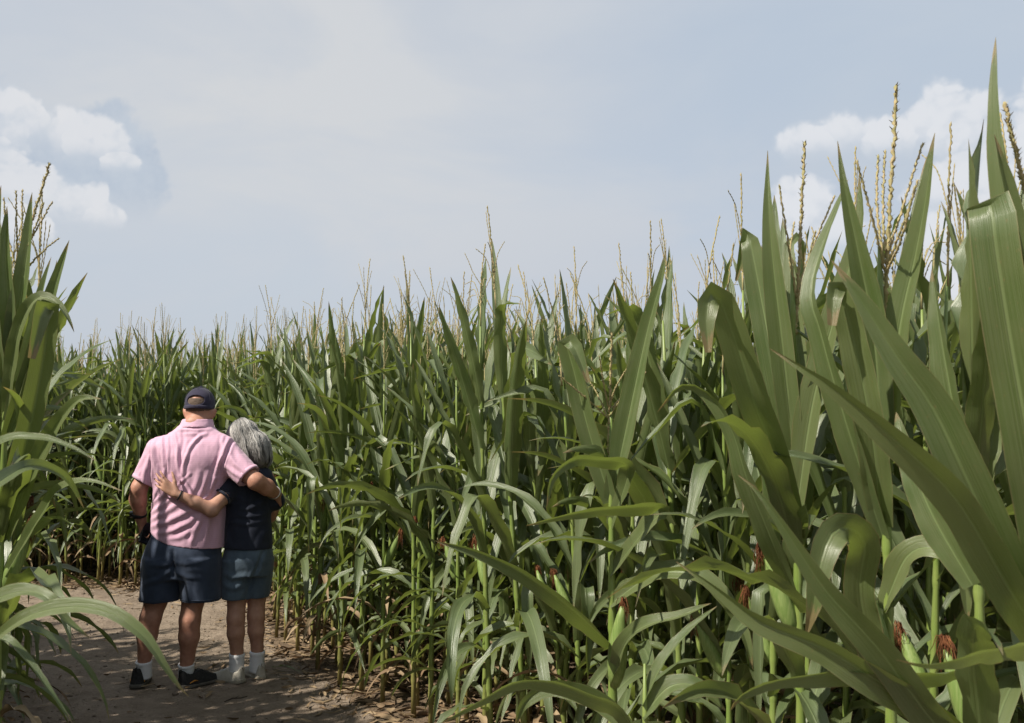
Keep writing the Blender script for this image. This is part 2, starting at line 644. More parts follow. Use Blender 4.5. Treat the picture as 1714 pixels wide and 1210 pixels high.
def build_ground():
    step = 0.028
    gx = np.arange(-6.5, 2.2, step)
    gy = np.arange(1.6, 10.6, step)
    ext = np.array([0.1, 0.4, 1, 2.5, 6, 15, 40, 120, 400, 1100])
    gx = np.concatenate([gx[0] - ext[::-1], gx, gx[-1] + ext])
    gy = np.concatenate([gy[0] - ext[::-1], gy, gy[-1] + ext])
    X, Y = np.meshgrid(gx, gy, indexing="ij")
    Z = ground_h(X, Y)
    V = np.stack([X, Y, Z], -1).reshape(-1, 3)
    nx, ny = X.shape
    i, j = np.meshgrid(np.arange(nx - 1), np.arange(ny - 1), indexing="ij")
    Q = np.stack([i * ny + j, (i + 1) * ny + j, (i + 1) * ny + j + 1, i * ny + j + 1], -1).reshape(-1, 4)
    C = V[Q].mean(1)[:, :2]
    corn = inpoly(C, RIGHT_POLY) | inpoly(C, LEFT_POLY)
    box = (C[:, 0] > -11) & (C[:, 0] < 3) & (C[:, 1] > -2) & (C[:, 1] < 11)
    ispath = box & ~corn
    for name, sel, mat in (("ground", ~ispath, M_SOIL), ("path", ispath, M_PATH)):
        q = Q[sel]
        used, inv = np.unique(q.ravel(), return_inverse=True)
        o = obj(name, mesh_np(name, V[used], inv.reshape(-1, 4), mat))
        o["kind"] = "structure"


build_ground()


# ------------------------------------------------------------------ corn: leaves, stalks, tassels, ears
def ribbon(P, S, Nn, W, nu=4, fold=0.22, wave=0.0, wf=5.0, ph=0.0):
    """blade along P with side vectors S, upper normals Nn and half widths W"""
    n = len(P)
    us = np.linspace(-1, 1, nu + 1)
    s = np.linspace(0, 1, n)
    V = np.zeros((n, nu + 1, 3))
    for k, u in enumerate(us):
        lift = fold * abs(u) * W
        wv = wave * u * u * np.sin(2 * np.pi * wf * s + ph + (0.0 if u > 0 else 2.1)) * np.clip(W / (W.max() + 1e-9), 0, 1)
        wv = wv + wave * 0.30 * abs(u) * np.sin(2 * np.pi * wf * 2.3 * s + ph * 1.7 + 3.0 * u) * np.clip(W / (W.max() + 1e-9), 0, 1)
        V[:, k] = P + S * (u * W * (1 - 0.12 * fold))[:, None] + Nn * (lift + wv)[:, None]
    i, j = np.meshgrid(np.arange(n - 1), np.arange(nu), indexing="ij")
    Q = np.stack([i * (nu + 1) + j, i * (nu + 1) + j + 1, (i + 1) * (nu + 1) + j + 1, (i + 1) * (nu + 1) + j], -1).reshape(-1, 4)
    uv = np.stack([np.tile((us + 1) / 2, n), np.repeat(s, nu + 1)], -1)
    return V.reshape(-1, 3), Q, uv


def width_profile(s, W):
    return W * np.minimum(1.0, 0.55 + 1.6 * s) * np.clip(1 - s**2.6, 0, 1) ** 0.85 + 0.0006


def blade(base, azim, length, W, phi0, bend, r, kink=None, nseg=13, nu=4, power=1.6):
    """leaf leaving the stalk at `base`, curving over by `bend` radians"""
    s = np.linspace(0, 1, nseg)
    phi = phi0 + bend * s**power
    if kink is not None:
        ks, ka = kink
        phi = phi + ka * np.clip((s - ks) / 0.07, 0, 1)
    phi = np.minimum(phi, R(176) + 0 * s)
    az = azim + r.normal(0, 0.30) * s**1.5
    ds = length / (nseg - 1)
    T = np.stack([np.sin(phi) * np.cos(az), np.sin(phi) * np.sin(az), np.cos(phi)], -1)
    P = np.zeros((nseg, 3))
    P[0] = base
    P[1:] = base + np.cumsum((T[:-1] + T[1:]) / 2 * ds, axis=0)
    side = np.stack([-np.sin(az), np.cos(az), 0 * az], -1)
    up = np.cross(T, side)
    up /= np.linalg.norm(up, axis=1, keepdims=True)
    up = -up
    up *= np.sign(np.sum(up[0] * np.array([-np.cos(azim), -np.sin(azim), 0.3])) + 1e-9)
    tw = r.normal(0, 0.75) * s**1.3 + r.normal(0, 0.12)
    S = side * np.cos(tw)[:, None] + up * np.sin(tw)[:, None]
    U = up * np.cos(tw)[:, None] - side * np.sin(tw)[:, None]
    w = width_profile(s, W)
    fold = r.uniform(0.25, 0.75)
    return ribbon(P, S, U, w, nu, fold, W * r.uniform(0.12, 0.46), r.uniform(3, 6.5), r.uniform(0, 6.28))


def stalk_geo(H, nodes, lean, r, sides=7, r0=0.0135):
    zs, rs = [0.0], [r0 * 1.15]
    for z in nodes:
        zs += [z - 0.012, z, z + 0.012]
        k = 1 - 0.62 * z / H
        rs += [r0 * k * 1.0, r0 * k * 1.22, r0 * k * 1.30]
    zs.append(H)
    rs.append(r0 * 0.25)
    zs = np.array(zs)
    P = np.stack([lean[0] * (zs / H) ** 2, lean[1] * (zs / H) ** 2, zs], -1)
    return tube(P, np.array(rs), sides)


def stalk_at(z, H, lean):
    return np.array([lean[0] * (z / H) ** 2, lean[1] * (z / H) ** 2, z])


def tassel_geo(base, length, nbr, r, lean=(0, 0), detail=True):
    """central spike and side branches, knobbly with florets, as one connected-looking part"""
    sp = Soup()

    def spike(P, rad, nk):
        n = nk * 2 + 1
        Q_ = spline(P, n)
        rr = np.where(np.arange(n) % 2 == 0, rad * 0.55, rad * 1.15) * np.linspace(1.0, 0.75, n)
        rr[-1] *= 0.3
        Q_[1:-1] += r.normal(0, rad * 0.28, (n - 2, 3))
        V, Q, T, uv = tube(Q_, rr, 4 if not detail else 5)
        sp.add(V, Q, uv, 0.5, 0, T)

    top = base + np.array([lean[0], lean[1], 1.0]) * length
    mid = base + np.array([lean[0] * 0.3, lean[1] * 0.3, 0.5]) * length
    V, Q, T, uv = tube(np.array([base - [0, 0, 0.03], base + (mid - base) * 0.35]), [0.0042, 0.003], 5)
    sp.add(V, Q, uv, 0.5, 0, T)
    spike([base + (mid - base) * 0.3, mid, top], 0.0044, 22 if detail else 7)
    for b in range(nbr):
        z0 = 0.12 + 0.30 * b / max(1, nbr - 1)
        st = base + (top - base) * z0
        a = r.uniform(0, 6.28)
        L = length * r.uniform(0.42, 0.70)
        sprd = r.uniform(0.08, 0.55)
        dr = np.array([math.cos(a) * sprd, math.sin(a) * sprd, 1.0])
        dr /= np.linalg.norm(dr)
        droop = r.uniform(-0.02, 0.12)
        spike([st, st + dr * L * 0.5, st + dr * L + np.array([math.cos(a) * 0.25, math.sin(a) * 0.25, -1]) * droop], 0.0025, 14 if detail else 5)
    return sp


def ear_geo(base, azim, tilt, L, rad, r):
    d = np.array([math.cos(azim) * math.sin(tilt), math.sin(azim) * math.sin(tilt), math.cos(tilt)])
    s = np.linspace(0, 1, 9)
    P = base + np.outer(s * L, d)
    rr = rad * np.array([0.45, 0.8, 0.97, 1.0, 0.97, 0.88, 0.72, 0.5, 0.22])
    husk = tube(P, rr, 8)
    tip = P[-1]
    sk = Soup()
    sa = r.uniform(0, 6.28)
    side = np.array([math.cos(sa), math.sin(sa), 0])
    for k in range(44):
        a = r.uniform(0, 6.28)
        o = np.array([math.cos(a), math.sin(a), 0]) * r.uniform(0.001, 0.0065) + side * 0.004
        sag = r.uniform(0.01, 0.095)
        ln = r.uniform(0.02, 0.05)
        w1, w2 = r.normal(0, 0.006, 3), r.normal(0, 0.008, 3)
        pts = [tip + o * 0.4 - d * 0.014, tip + d * ln * 0.7 + o * 1.5, tip + d * ln * 0.55 + o * 2.6 + w1 - np.array([0, 0, sag * 0.45]), tip + d * ln * 0.4 + o * 3.0 + w2 - np.array([0, 0, sag])]
        V, Q, T, uv = tube(spline(pts, 6), [0.0013, 0.0013, 0.0012, 0.0011, 0.0009, 0.0005], 3)
        sk.add(V, Q, uv, 0.5, 0, T)
    return husk, sk


def make_variant(k, lod):
    """all pieces of one plant as raw arrays: list of (name, parent index, V, Q, T, uv, tone, material)"""
    r = np.random.default_rng(100 + k)
    H = r.uniform(1.92, 2.10)
    n = int(r.integers(14, 17))
    nodes = np.linspace(0.16, H - 0.27, n) + r.normal(0, 0.018, n)
    lean = r.normal(0, 0.05, 2)
    plane = r.uniform(0, 6.28)
    parts = []
    V, Q, T, uv = stalk_geo(H, nodes, lean, r, 7 if lod == 0 else 5)
    parts.append(("stalk", -1, V, Q, T, uv, 0.5, M_STALK))
    nseg, nu = (16, 4) if lod == 0 else (8, 2)
    for i, z in enumerate(nodes):
        f = i / (n - 1)
        base = stalk_at(z + 0.012, H, lean)
        azim = plane + math.pi * i + r.normal(0, 0.35)
        base = base + 0.006 * np.array([math.cos(azim), math.sin(azim), 0])
        L = np.interp(f, [0, 0.25, 0.55, 0.8, 1], [0.56, 0.80, 0.92, 0.78, 0.54]) * r.uniform(0.88, 1.12)
        W = np.interp(f, [0, 0.3, 0.6, 0.85, 1], [0.025, 0.032, 0.038, 0.037, 0.026]) * r.uniform(0.88, 1.1)
        phi0 = R(np.interp(f, [0, 0.4, 0.75, 1], [44, 34, 19, 11]) + r.normal(0, 4))
        bend = R(np.interp(f, [0, 0.3, 0.6, 0.8, 1], [132, 108, 58, 20, 8]) + r.normal(0, 17))
        bend = max(bend, R(3))
        kink = None
        if 0.25 < f < 0.95 and r.random() < 0.36:
            kink = (r.uniform(0.34, 0.68), R(r.uniform(70, 125)))
            bend *= 0.5
        pw = 1.6
        if f < 0.38:
            pw, phi0, bend, L = 0.7, R(r.uniform(16, 32)), R(r.uniform(125, 155)), L * r.uniform(0.75, 1.05)
        dry = (i < 1) or (i in (1, 2, 3) and r.random() < 0.28)
        if dry:
            bend = R(r.uniform(120, 140))
            L *= r.uniform(0.6, 1.0)
            W *= 0.7
        V, Q, uv = blade(base, azim, L, W, phi0, bend, r, kink, nseg, nu, pw)
        V[:, 2] = np.maximum(V[:, 2], 0.03)
        parts.append(("dry_leaf" if dry else "leaf", -1, V, Q, None, uv, r.uniform(0, 1), M_DRY if dry else M_LEAF))
    # tassel
    tb = stalk_at(H, H, lean)
    t = tassel_geo(tb, r.uniform(0.34, 0.48), int(r.integers(2, 7)), r, (lean[0] * 1.5 + r.normal(0, 0.06), lean[1] * 1.5 + r.normal(0, 0.06)), lod == 0)
    Vt, Qt, Tt, Ut, St, _, _ = t.arrays()
    parts.append(("tassel", -1, Vt, Qt, Tt, Ut, 0.5, M_TASSEL))
    # ear
    i = int(n * 0.45)
    az = plane + math.pi * i + r.normal(0, 0.3)
    eb = stalk_at(nodes[i], H, lean) + 0.014 * np.array([math.cos(az), math.sin(az), 0])
    husk, sk = ear_geo(eb, az, R(r.uniform(14, 26)), r.uniform(0.19, 0.25), r.uniform(0.022, 0.029), r)
    parts.append(("ear", -1, husk[0], husk[1], husk[2], husk[3], 0.5, M_HUSK))
    Vs, Qs, Ts, Us, Ss, _, _ = sk.arrays()
    parts.append(("silk", len(parts) - 1, Vs, Qs, Ts, Us, 0.5, M_SILK))
    return parts


NVAR = 14
VAR = [make_variant(k, 0) for k in range(NVAR)]
VARLO = [make_variant(k + 40, 1) for k in range(12)]
MESHES = []
for parts in VAR:
    ml = []
    for (nm, par, V, Q, T, uv, tone, mat) in parts:
        Fs = [Q] + ([T] if T is not None and len(T) else [])
        ml.append((nm, par, mesh_np(nm, V, Fs, mat, uv, np.full(len(V), tone))))
    MESHES.append(ml)


def plant_from(ml, root, skip=()):
    made = []
    for (nm, par, me) in ml:
        o = None
        if nm not in skip:
            o = obj(nm, me, root if par < 0 else made[par])
        made.append(o)
    return made


# ---- the nearest plants, leaf by leaf
class Hero:
    def __init__(self, label, x, y, H=2.0, group="corn plants standing nearest the camera", seed=1):
        self.r = np.random.default_rng(seed)
        self.root = thing("corn_plant", label, "corn plant", (x, y, 0), group)
        self.o = np.array([x, y, 0.0])
        self.H = H

    def stalk(self, nodes=None, r0=0.0155, top=None):
        nodes = np.linspace(0.2, self.H - 0.15, 12) if nodes is None else nodes
        V, Q, T, uv = stalk_geo(self.H, nodes, (0, 0), self.r, 10, r0)
        obj("stalk", mesh_np("stalk", V, [Q, T], M_STALK, uv, np.full(len(V), 0.5)), self.root)
        return self

    def leaf(self, pts, W, roll=0.0, roll2=None, tone=None, fold=0.42, wave=0.22, tipw=None, n=26, dry=False, full=None):
        """pts: (px, py, depth) from base to tip; W half width in metres; roll: turn of the blade about its length"""
        P = np.array([at(a, b, c) for a, b, c in pts]) - self.o
        P = spline(P, n)
        s = np.linspace(0, 1, n)
        T = np.gradient(P, axis=0)
        T /= np.linalg.norm(T, axis=1, keepdims=True)
        view = np.array([-(self.o[0] + P[:, 0]), -(self.o[1] + P[:, 1]), CAM_H - P[:, 2]]).T
        view /= np.linalg.norm(view, axis=1, keepdims=True)
        a = np.cross(T, view)
        a /= np.linalg.norm(a, axis=1, keepdims=True) + 1e-9
        b = np.cross(a, T)
        rr = np.linspace(roll, roll if roll2 is None else roll2, n)
        S = a * np.cos(rr)[:, None] + b * np.sin(rr)[:, None]
        U = b * np.cos(rr)[:, None] - a * np.sin(rr)[:, None]
        w = width_profile(s, W) if full is None else W * np.interp(s, np.linspace(0, 1, len(full)), full)
        V, Q, uv = ribbon(P, S, U, w, 8, fold, W * wave, self.r.uniform(3, 6), self.r.uniform(0, 6.28))
        tone = self.r.uniform(0.2, 0.8) if tone is None else tone
        obj("dry_leaf" if dry else "leaf", mesh_np("leaf", V, Q, M_DRY if dry else M_LEAF, uv, np.full(len(V), tone)), self.root)
        return self

    def tassel(self, base, top, branches, rad=0.0055):
        sp = Soup()

        def spike(pts, rad, nk):
            Pn = np.array([at(*q) for q in pts]) - self.o
            n = nk * 2 + 1
            Q_ = spline(Pn, n)
            rr = np.where(np.arange(n) % 2 == 0, rad * 0.6, rad * 1.15) * np.linspace(1.0, 0.75, n)
            rr[-1] *= 0.4
            Q_[1:-1] += self.r.normal(0, rad * 0.25, (n - 2, 3))
            V, Q, T, uv = tube(Q_, rr, 6)
            sp.add(V, Q, uv, 0.5, 0, T)
            for k in range(2, n - 1):
                c = Q_[k]
                tdir = Q_[k + 1] - Q_[k - 1]
                tdir /= np.linalg.norm(tdir)
                for _ in range(2):
                    a = self.r.normal(0, 1, 3)
                    a -= tdir * (a @ tdir)
                    a /= np.linalg.norm(a)
                    e = c + a * rad * 1.9 + tdir * rad * 1.8
                    b = np.cross(a, tdir) * rad * 0.6
                    sp.add([c + b, c - b, e], None, None, 0.5, 0, [(0, 1, 2)])

        spike([base, tuple((np.array(base) * 0.5 + np.array(top) * 0.5)), top], rad, 34)
        for b in branches:
            spike(b, rad * 0.62, 20)
        obj("tassel", sp.mesh("tassel", [M_TASSEL]), self.root)
        return self

    def ear(self, z, azim, tilt=20, L=0.22, rad=0.027):
        eb = np.array([0.016 * math.cos(azim), 0.016 * math.sin(azim), z])
        husk, sk = ear_geo(eb, azim, R(tilt), L, rad, self.r)
        V, Q, T, uv = husk
        e = obj("ear", mesh_np("ear", V, [Q, T], M_HUSK, uv), self.root)
        obj("silk", sk.mesh("silk", [M_SILK]), e)
        return self

    def fill(self, zs, L=0.8, W=0.04, phi=30, bend=100, seed=0, az0=0.0):
        r = np.random.default_rng(seed)
        for i, z in enumerate(zs):
            V, Q, uv = blade(np.array([0, 0, z]), az0 + math.pi * i + r.normal(0, 0.4), L * r.uniform(0.85, 1.1), W, R(phi + r.normal(0, 5)), R(bend + r.normal(0, 20)), r, None, 18, 6)
            V[:, 2] = np.maximum(V[:, 2], 0.03)
            obj("leaf", mesh_np("leaf", V, Q, M_LEAF, uv, np.full(len(V), r.uniform(0, 1))), self.root)
        return self


def gx(px, Y):
    return (px - 857) / 1668.0 * Y


HEROES = []

# A: just outside the right border, throws its long blades into the picture
h = Hero("corn plant at right border, one blade reaching highest of all into the sky", gx(1765, 1.95), 1.95, 2.05, seed=11).stalk()
HEROES.append((gx(1765, 1.95), 1.95))
h.leaf([(1766, 800, 1.95), (1738, 560, 1.92), (1700, 380, 1.9), (1674, 200, 1.9), (1667, 62, 1.92)], 0.043, 0.75, 0.95, 0.15, 0.66, 0.06)
h.leaf([(1764, 900, 1.95), (1730, 640, 1.9), (1712, 470, 1.88), (1688, 330, 1.86), (1664, 225, 1.84)], 0.040, -0.4, -0.8, 0.25, 0.57, 0.08)
h.leaf([(1764, 1000, 1.95), (1725, 760, 1.86), (1690, 560, 1.82), (1668, 420, 1.80), (1660, 352, 1.80), (1655, 345, 1.84), (1650, 372, 1.88), (1668, 470, 1.92)], 0.044, 0.15, 0.05, 0.35, 0.28, 0.08, full=[0.6, 1, 1, 1, 1, 0.98, 0.95, 0.8, 0.3])
h.leaf([(1764, 1075, 1.95), (1700, 975, 1.86), (1620, 805, 1.80), (1560, 680, 1.78), (1500, 595, 1.77), (1440, 500, 1.77), (1392, 436, 1.78)], 0.041, 0.15, -0.15, 0.55, 0.38, 0.07, full=[0.7, 0.85, 1, 1, 0.98, 0.9, 0.7, 0.42, 0.02])
h.leaf([(1764, 1110, 1.95), (1690, 985, 1.82), (1600, 835, 1.74), (1500, 738, 1.70), (1400, 655, 1.69), (1340, 615, 1.70), (1290, 584, 1.72)], 0.038, 0.25, 0.55, 0.75, 0.38, 0.06, full=[0.7, 0.85, 1, 1, 0.95, 0.85, 0.6, 0.3, 0.02])
h.leaf([(1766, 1060, 1.95), (1714, 1078, 1.75), (1650, 1090, 1.62), (1600, 1104, 1.56), (1550, 1112, 1.54), (1500, 1104, 1.54)], 0.034, 1.2, 1.1, 0.85, 0.38, 0.1)
h.leaf([(1766, 900, 1.95), (1712, 930, 1.9), (1670, 880, 1.88), (1645, 845, 1.9), (1630, 830, 1.95)], 0.036, 0.8, 0.9, 0.3, 0.57, 0.1)
h.tassel((1752, 470, 1.95), (1680, 170, 1.98), [[(1745, 430, 1.95), (1722, 330, 1.94), (1690, 225, 1.93)], [(1750, 470, 1.95), (1735, 420, 1.95), (1718, 340, 1.96)]])
h.fill([0.45, 0.62, 0.8], 0.75, 0.04, 40, 95, 5, 1.2)

# B: the plant whose stalk stands at the right, low blades run left across the others
h = Hero("corn plant beside the right border sending two long blades down leftward over its neighbours", gx(1628, 2.12), 2.12, 1.72, seed=12).stalk(r0=0.016)
HEROES.append((gx(1628, 2.12), 2.12))
h.leaf([(1640, 1290, 2.12), (1560, 1205, 2.0), (1470, 1085, 1.92), (1380, 985, 1.88), (1310, 880, 1.86), (1268, 822, 1.86), (1236, 795, 1.87)], 0.036, 0.2, 0.3, 0.65, 0.38, 0.1, full=[0.7, 0.9, 1, 1, 0.9, 0.75, 0.5, 0.25, 0.02])
h.leaf([(1640, 1270, 2.12), (1560, 1195, 2.02), (1470, 1140, 1.96), (1380, 1085, 1.94), (1270, 1040, 1.94), (1190, 980, 1.95), (1132, 940, 1.97)], 0.036, 0.35, 0.6, 0.5, 0.47, 0.12, full=[0.7, 0.9, 1, 1, 0.95, 0.85, 0.6, 0.3, 0.02])
h.leaf([(1628, 1120, 2.12), (1520, 1130, 2.0), (1400, 1128, 1.97), (1300, 1140, 1.97), (1240, 1165, 1.98), (1222, 1190, 2.0)], 0.034, 1.15, 0.9, 0.8, 0.47, 0.1)
h.leaf([(1628, 830, 2.12), (1600, 700, 2.1), (1575, 560, 2.1), (1560, 450, 2.12)], 0.036, 0.5, 0.8, 0.35, 0.57, 0.08)
h.leaf([(1628, 790, 2.12), (1640, 650, 2.14), (1652, 520, 2.2), (1640, 420, 2.25)], 0.030, 0.9, 1.1, 0.55, 0.57, 0.08)
h.ear(0.90, 2.6, 16, 0.19, 0.022)
h.leaf([(1628, 980, 2.12), (1560, 860, 2.16), (1520, 760, 2.2), (1500, 690, 2.25)], 0.037, 0.1, 0.4, 0.4, 0.57, 0.08)
h.fill([0.35, 0.5, 0.66, 0.83], 0.75, 0.042, 40, 105, 8, 0.4)
h.fill([1.3, 1.42, 1.52, 1.62, 1.68], 0.55, 0.034, 16, 22, 28, 1.1)

# C: tall tasselled plant
xC = gx(1478, 2.45)
h = Hero("corn plant topped by the largest branching tassel against the white cloud", xC, 2.45, 2.0, seed=13).stalk()
HEROES.append((xC, 2.45))
h.tassel((1478, 560, 2.45), (1501, 140, 2.47), [
    [(1480, 452, 2.45), (1464, 380, 2.40), (1434, 268, 2.36)], [(1482, 440, 2.45), (1510, 350, 2.5), (1545, 238, 2.53)],
    [(1481, 420, 2.45), (1478, 330, 2.5), (1482, 250, 2.54)], [(1480, 440, 2.45), (1468, 350, 2.5), (1470, 258, 2.55)],
    [(1481, 455, 2.45), (1510, 380, 2.40), (1537, 300, 2.36)], [(1481, 460, 2.45), (1508, 400, 2.35), (1532, 310, 2.30)]], 0.0062)
h.leaf([(1478, 760, 2.45), (1462, 560, 2.43), (1436, 420, 2.40), (1415, 320, 2.38), (1402, 236, 2.37)], 0.036, -0.2, 0.15, 0.3, 0.57, 0.06, full=[0.7, 0.9, 1, 1, 0.95, 0.75, 0.5, 0.25, 0.02])
h.leaf([(1480, 800, 2.45), (1505, 560, 2.42), (1532, 430, 2.39), (1550, 330, 2.36), (1565, 222, 2.34)], 0.040, 0.35, 0.7, 0.45, 0.57, 0.06)
h.leaf([(1480, 880, 2.45), (1500, 680, 2.5), (1520, 480, 2.54), (1552, 260, 2.6)], 0.038, 0.9, 0.8, 0.2, 0.66, 0.06)
h.leaf([(1478, 900, 2.45), (1420, 720, 2.40), (1375, 560, 2.38), (1360, 470, 2.4), (1420, 300, 2.5)], 0.034, 0.3, 0.9, 0.6, 0.57, 0.08)
h.leaf([(1478, 880, 2.45), (1455, 700, 2.36), (1420, 530, 2.32), (1405, 480, 2.31), (1396, 490, 2.29), (1392, 545, 2.28)], 0.036, 0.15, 0.2, 0.7, 0.38, 0.1, full=[0.7, 1, 1, 1, 1, 0.9, 0.7, 0.3])
h.leaf([(1478, 1150, 2.45), (1440, 1000, 2.36), (1448, 915, 2.28), (1425, 885, 2.22), (1395, 890, 2.18), (1375, 935, 2.16), (1362, 1010, 2.16), (1350, 1060, 2.18)], 0.037, 0.1, 0.2, 0.95, 0.38, 0.14, full=[0.7, 1, 1, 1, 1, 1, 0.9, 0.6, 0.1])
h.leaf([(1478, 1020, 2.45), (1520, 930, 2.4), (1570, 920, 2.35), (1610, 960, 2.32), (1620, 1040, 2.32)], 0.034, 0.6, 0.3, 0.8, 0.47, 0.14)
h.fill([0.4, 0.55, 0.72, 0.9, 1.1], 0.78, 0.042, 36, 95, 9, 0.2)
h.ear(0.98, 3.6, 18, 0.22, 0.027)

# D: second tassel
xD = gx(1330, 2.85)
h = Hero("corn plant with thin spike tassel and a dark upright blade, left of the big tassel", xD, 2.85, 2.02, seed=14).stalk()
HEROES.append((xD, 2.85))
h.tassel((1332, 560, 2.85), (1347, 236, 2.86), [[(1333, 500, 2.85), (1318, 400, 2.82), (1304, 308, 2.80)], [(1333, 490, 2.85), (1362, 410, 2.9), (1398, 326, 2.92)],
    [(1333, 510, 2.85), (1352, 440, 2.8), (1365, 385, 2.78)], [(1333, 505, 2.85), (1322, 430, 2.9), (1330, 370, 2.94)]], 0.0058)
h.leaf([(1330, 760, 2.85), (1310, 580, 2.82), (1294, 440, 2.80), (1286, 340, 2.79), (1285, 252, 2.79)], 0.036, 0.1, 0.3, 0.15, 0.57, 0.05, full=[0.7, 0.95, 1, 1, 0.95, 0.8, 0.55, 0.25, 0.02])
h.leaf([(1330, 800, 2.85), (1300, 640, 2.86), (1278, 520, 2.88), (1255, 400, 2.9), (1250, 396, 2.92), (1232, 470, 2.95)], 0.040, 0.2, 0.1, 0.5, 0.47, 0.06, full=[0.7, 1, 1, 1, 1, 0.9, 0.5, 0.1])
h.leaf([(1330, 880, 2.85), (1360, 680, 2.8), (1400, 520, 2.76), (1440, 380, 2.72), (1438, 290, 2.72)], 0.042, 0.4, 0.7, 0.6, 0.57, 0.06)
h.leaf([(1330, 900, 2.85), (1295, 760, 2.72), (1262, 670, 2.62), (1228, 560, 2.55), (1205, 500, 2.52), (1190, 492, 2.50), (1182, 530, 2.48), (1185, 590, 2.48)], 0.043, 0.05, 0.15, 0.7, 0.38, 0.06, full=[0.7, 1, 1, 1, 1, 1, 0.9, 0.7, 0.2])
h.leaf([(1330, 1000, 2.85), (1290, 900, 2.74), (1250, 800, 2.68), (1225, 720, 2.66), (1185, 660, 2.66), (1140, 645, 2.68), (1100, 690, 2.7)], 0.036, 0.5, 0.9, 0.55, 0.47, 0.12)
h.leaf([(1330, 830, 2.85), (1345, 720, 2.9), (1330, 520, 2.95), (1322, 410, 3.0), (1340, 400, 3.02), (1345, 450, 3.05)], 0.036, 0.3, 0.4, 0.45, 0.47, 0.08)
h.fill([0.35, 0.5, 0.66, 0.82, 1.0, 1.15], 0.8, 0.042, 36, 95, 10, 0.9)
h.ear(0.98, 2.9, 18, 0.23, 0.028)

# E: shorter plant in the middle with a splayed tassel and a fat ear
xE = gx(1022, 3.3)
h = Hero("shorter corn plant in front with low splayed tassel and fat ear near the ground", xE, 3.3, 1.62, seed=15).stalk(r0=0.017)
HEROES.append((xE, 3.3))
h.tassel((1018, 760, 3.3), (1024, 556, 3.3), [[(1018, 700, 3.3), (985, 670, 3.26), (935, 628, 3.22)], [(1018, 690, 3.3), (1045, 660, 3.34), (1082, 622, 3.38)],
    [(1018, 700, 3.3), (1040, 668, 3.26), (1075, 630, 3.22)], [(1018, 690, 3.3), (1030, 650, 3.25), (1058, 602, 3.22)],
    [(1018, 680, 3.3), (1010, 640, 3.26), (1003, 595, 3.22)], [(1018, 700, 3.3), (1000, 660, 3.34), (972, 612, 3.38)]], 0.0052)
h.leaf([(1022, 1080, 3.3), (960, 1020, 3.12), (880, 962, 3.02), (800, 925, 2.98), (728, 905, 2.97)], 0.036, 0.85, 0.55, 0.35, 0.66, 0.06)
h.leaf([(1022, 960, 3.3), (1085, 880, 3.15), (1110, 850, 3.1), (1040, 850, 3.0), (960, 860, 2.94), (880, 880, 2.92)], 0.036, 0.9, 0.9, 0.75, 0.38, 0.12)
h.leaf([(1022, 880, 3.3), (1050, 800, 3.2), (1045, 775, 3.12), (1000, 770, 3.05), (960, 770, 3.0), (925, 800, 2.98), (915, 850, 2.98)], 0.032, 0.8, 0.7, 0.85, 0.38, 0.12)
h.leaf([(1022, 1010, 3.3), (1100, 960, 3.2), (1180, 970, 3.12), (1240, 1050, 3.08), (1260, 1120, 3.06)], 0.038, 0.6, 0.4, 0.6, 0.47, 0.12)
h.leaf([(1022, 1140, 3.3), (1060, 1060, 3.1), (1140, 1030, 3.0), (1190, 1010, 2.96)], 0.032, 0.9, 0.7, 0.5, 0.57, 0.1)
h.leaf([(1022, 840, 3.3), (985, 720, 3.28), (960, 620, 3.26), (948, 575, 3.25), (960, 578, 3.22), (985, 640, 3.2)], 0.036, 0.2, 0.3, 0.4, 0.47, 0.08, full=[0.7, 1, 1, 1, 0.9, 0.7, 0.2])
h.leaf([(1022, 840, 3.3), (1052, 700, 3.25), (1082, 560, 3.2), (1108, 462, 3.15), (1115, 420, 3.14)], 0.042, 0.3, 0.6, 0.25, 0.57, 0.05)
h.ear(0.72, -1.2, 12, 0.27, 0.032)

# F: plant at the bottom centre, one low blade bows over
xF = gx(900, 2.75)
h = Hero("low corn plant at the bottom edge with a bowed blade sweeping left toward the path", gx(1075, 2.6), 2.6, 0.95, seed=16).stalk(np.linspace(0.15, 0.8, 6), 0.012)
HEROES.append((gx(1075, 2.6), 2.6))
h.leaf([(1075, 1260, 2.6), (1040, 1190, 2.56), (980, 1160, 2.52), (915, 1140, 2.50), (860, 1143, 2.49), (800, 1175, 2.49), (735, 1212, 2.50)], 0.034, 0.95, 1.1, 0.8, 0.47, 0.06)
h.leaf([(1075, 1240, 2.6), (1010, 1175, 2.62), (930, 1150, 2.64), (880, 1175, 2.66), (862, 1215, 2.68)], 0.030, 0.5, 0.2, 0.6, 0.47, 0.1)
h.leaf([(1075, 1200, 2.6), (1120, 1150, 2.58), (1170, 1150, 2.56), (1215, 1190, 2.55)], 0.028, 0.6, 0.4, 0.4, 0.47, 0.1)
h.leaf([(1075, 1180, 2.6), (1110, 1110, 2.6), (1150, 1060, 2.6), (1200, 1015, 2.6)], 0.022, 0.9, 0.9, 0.4, 0.57, 0.06)

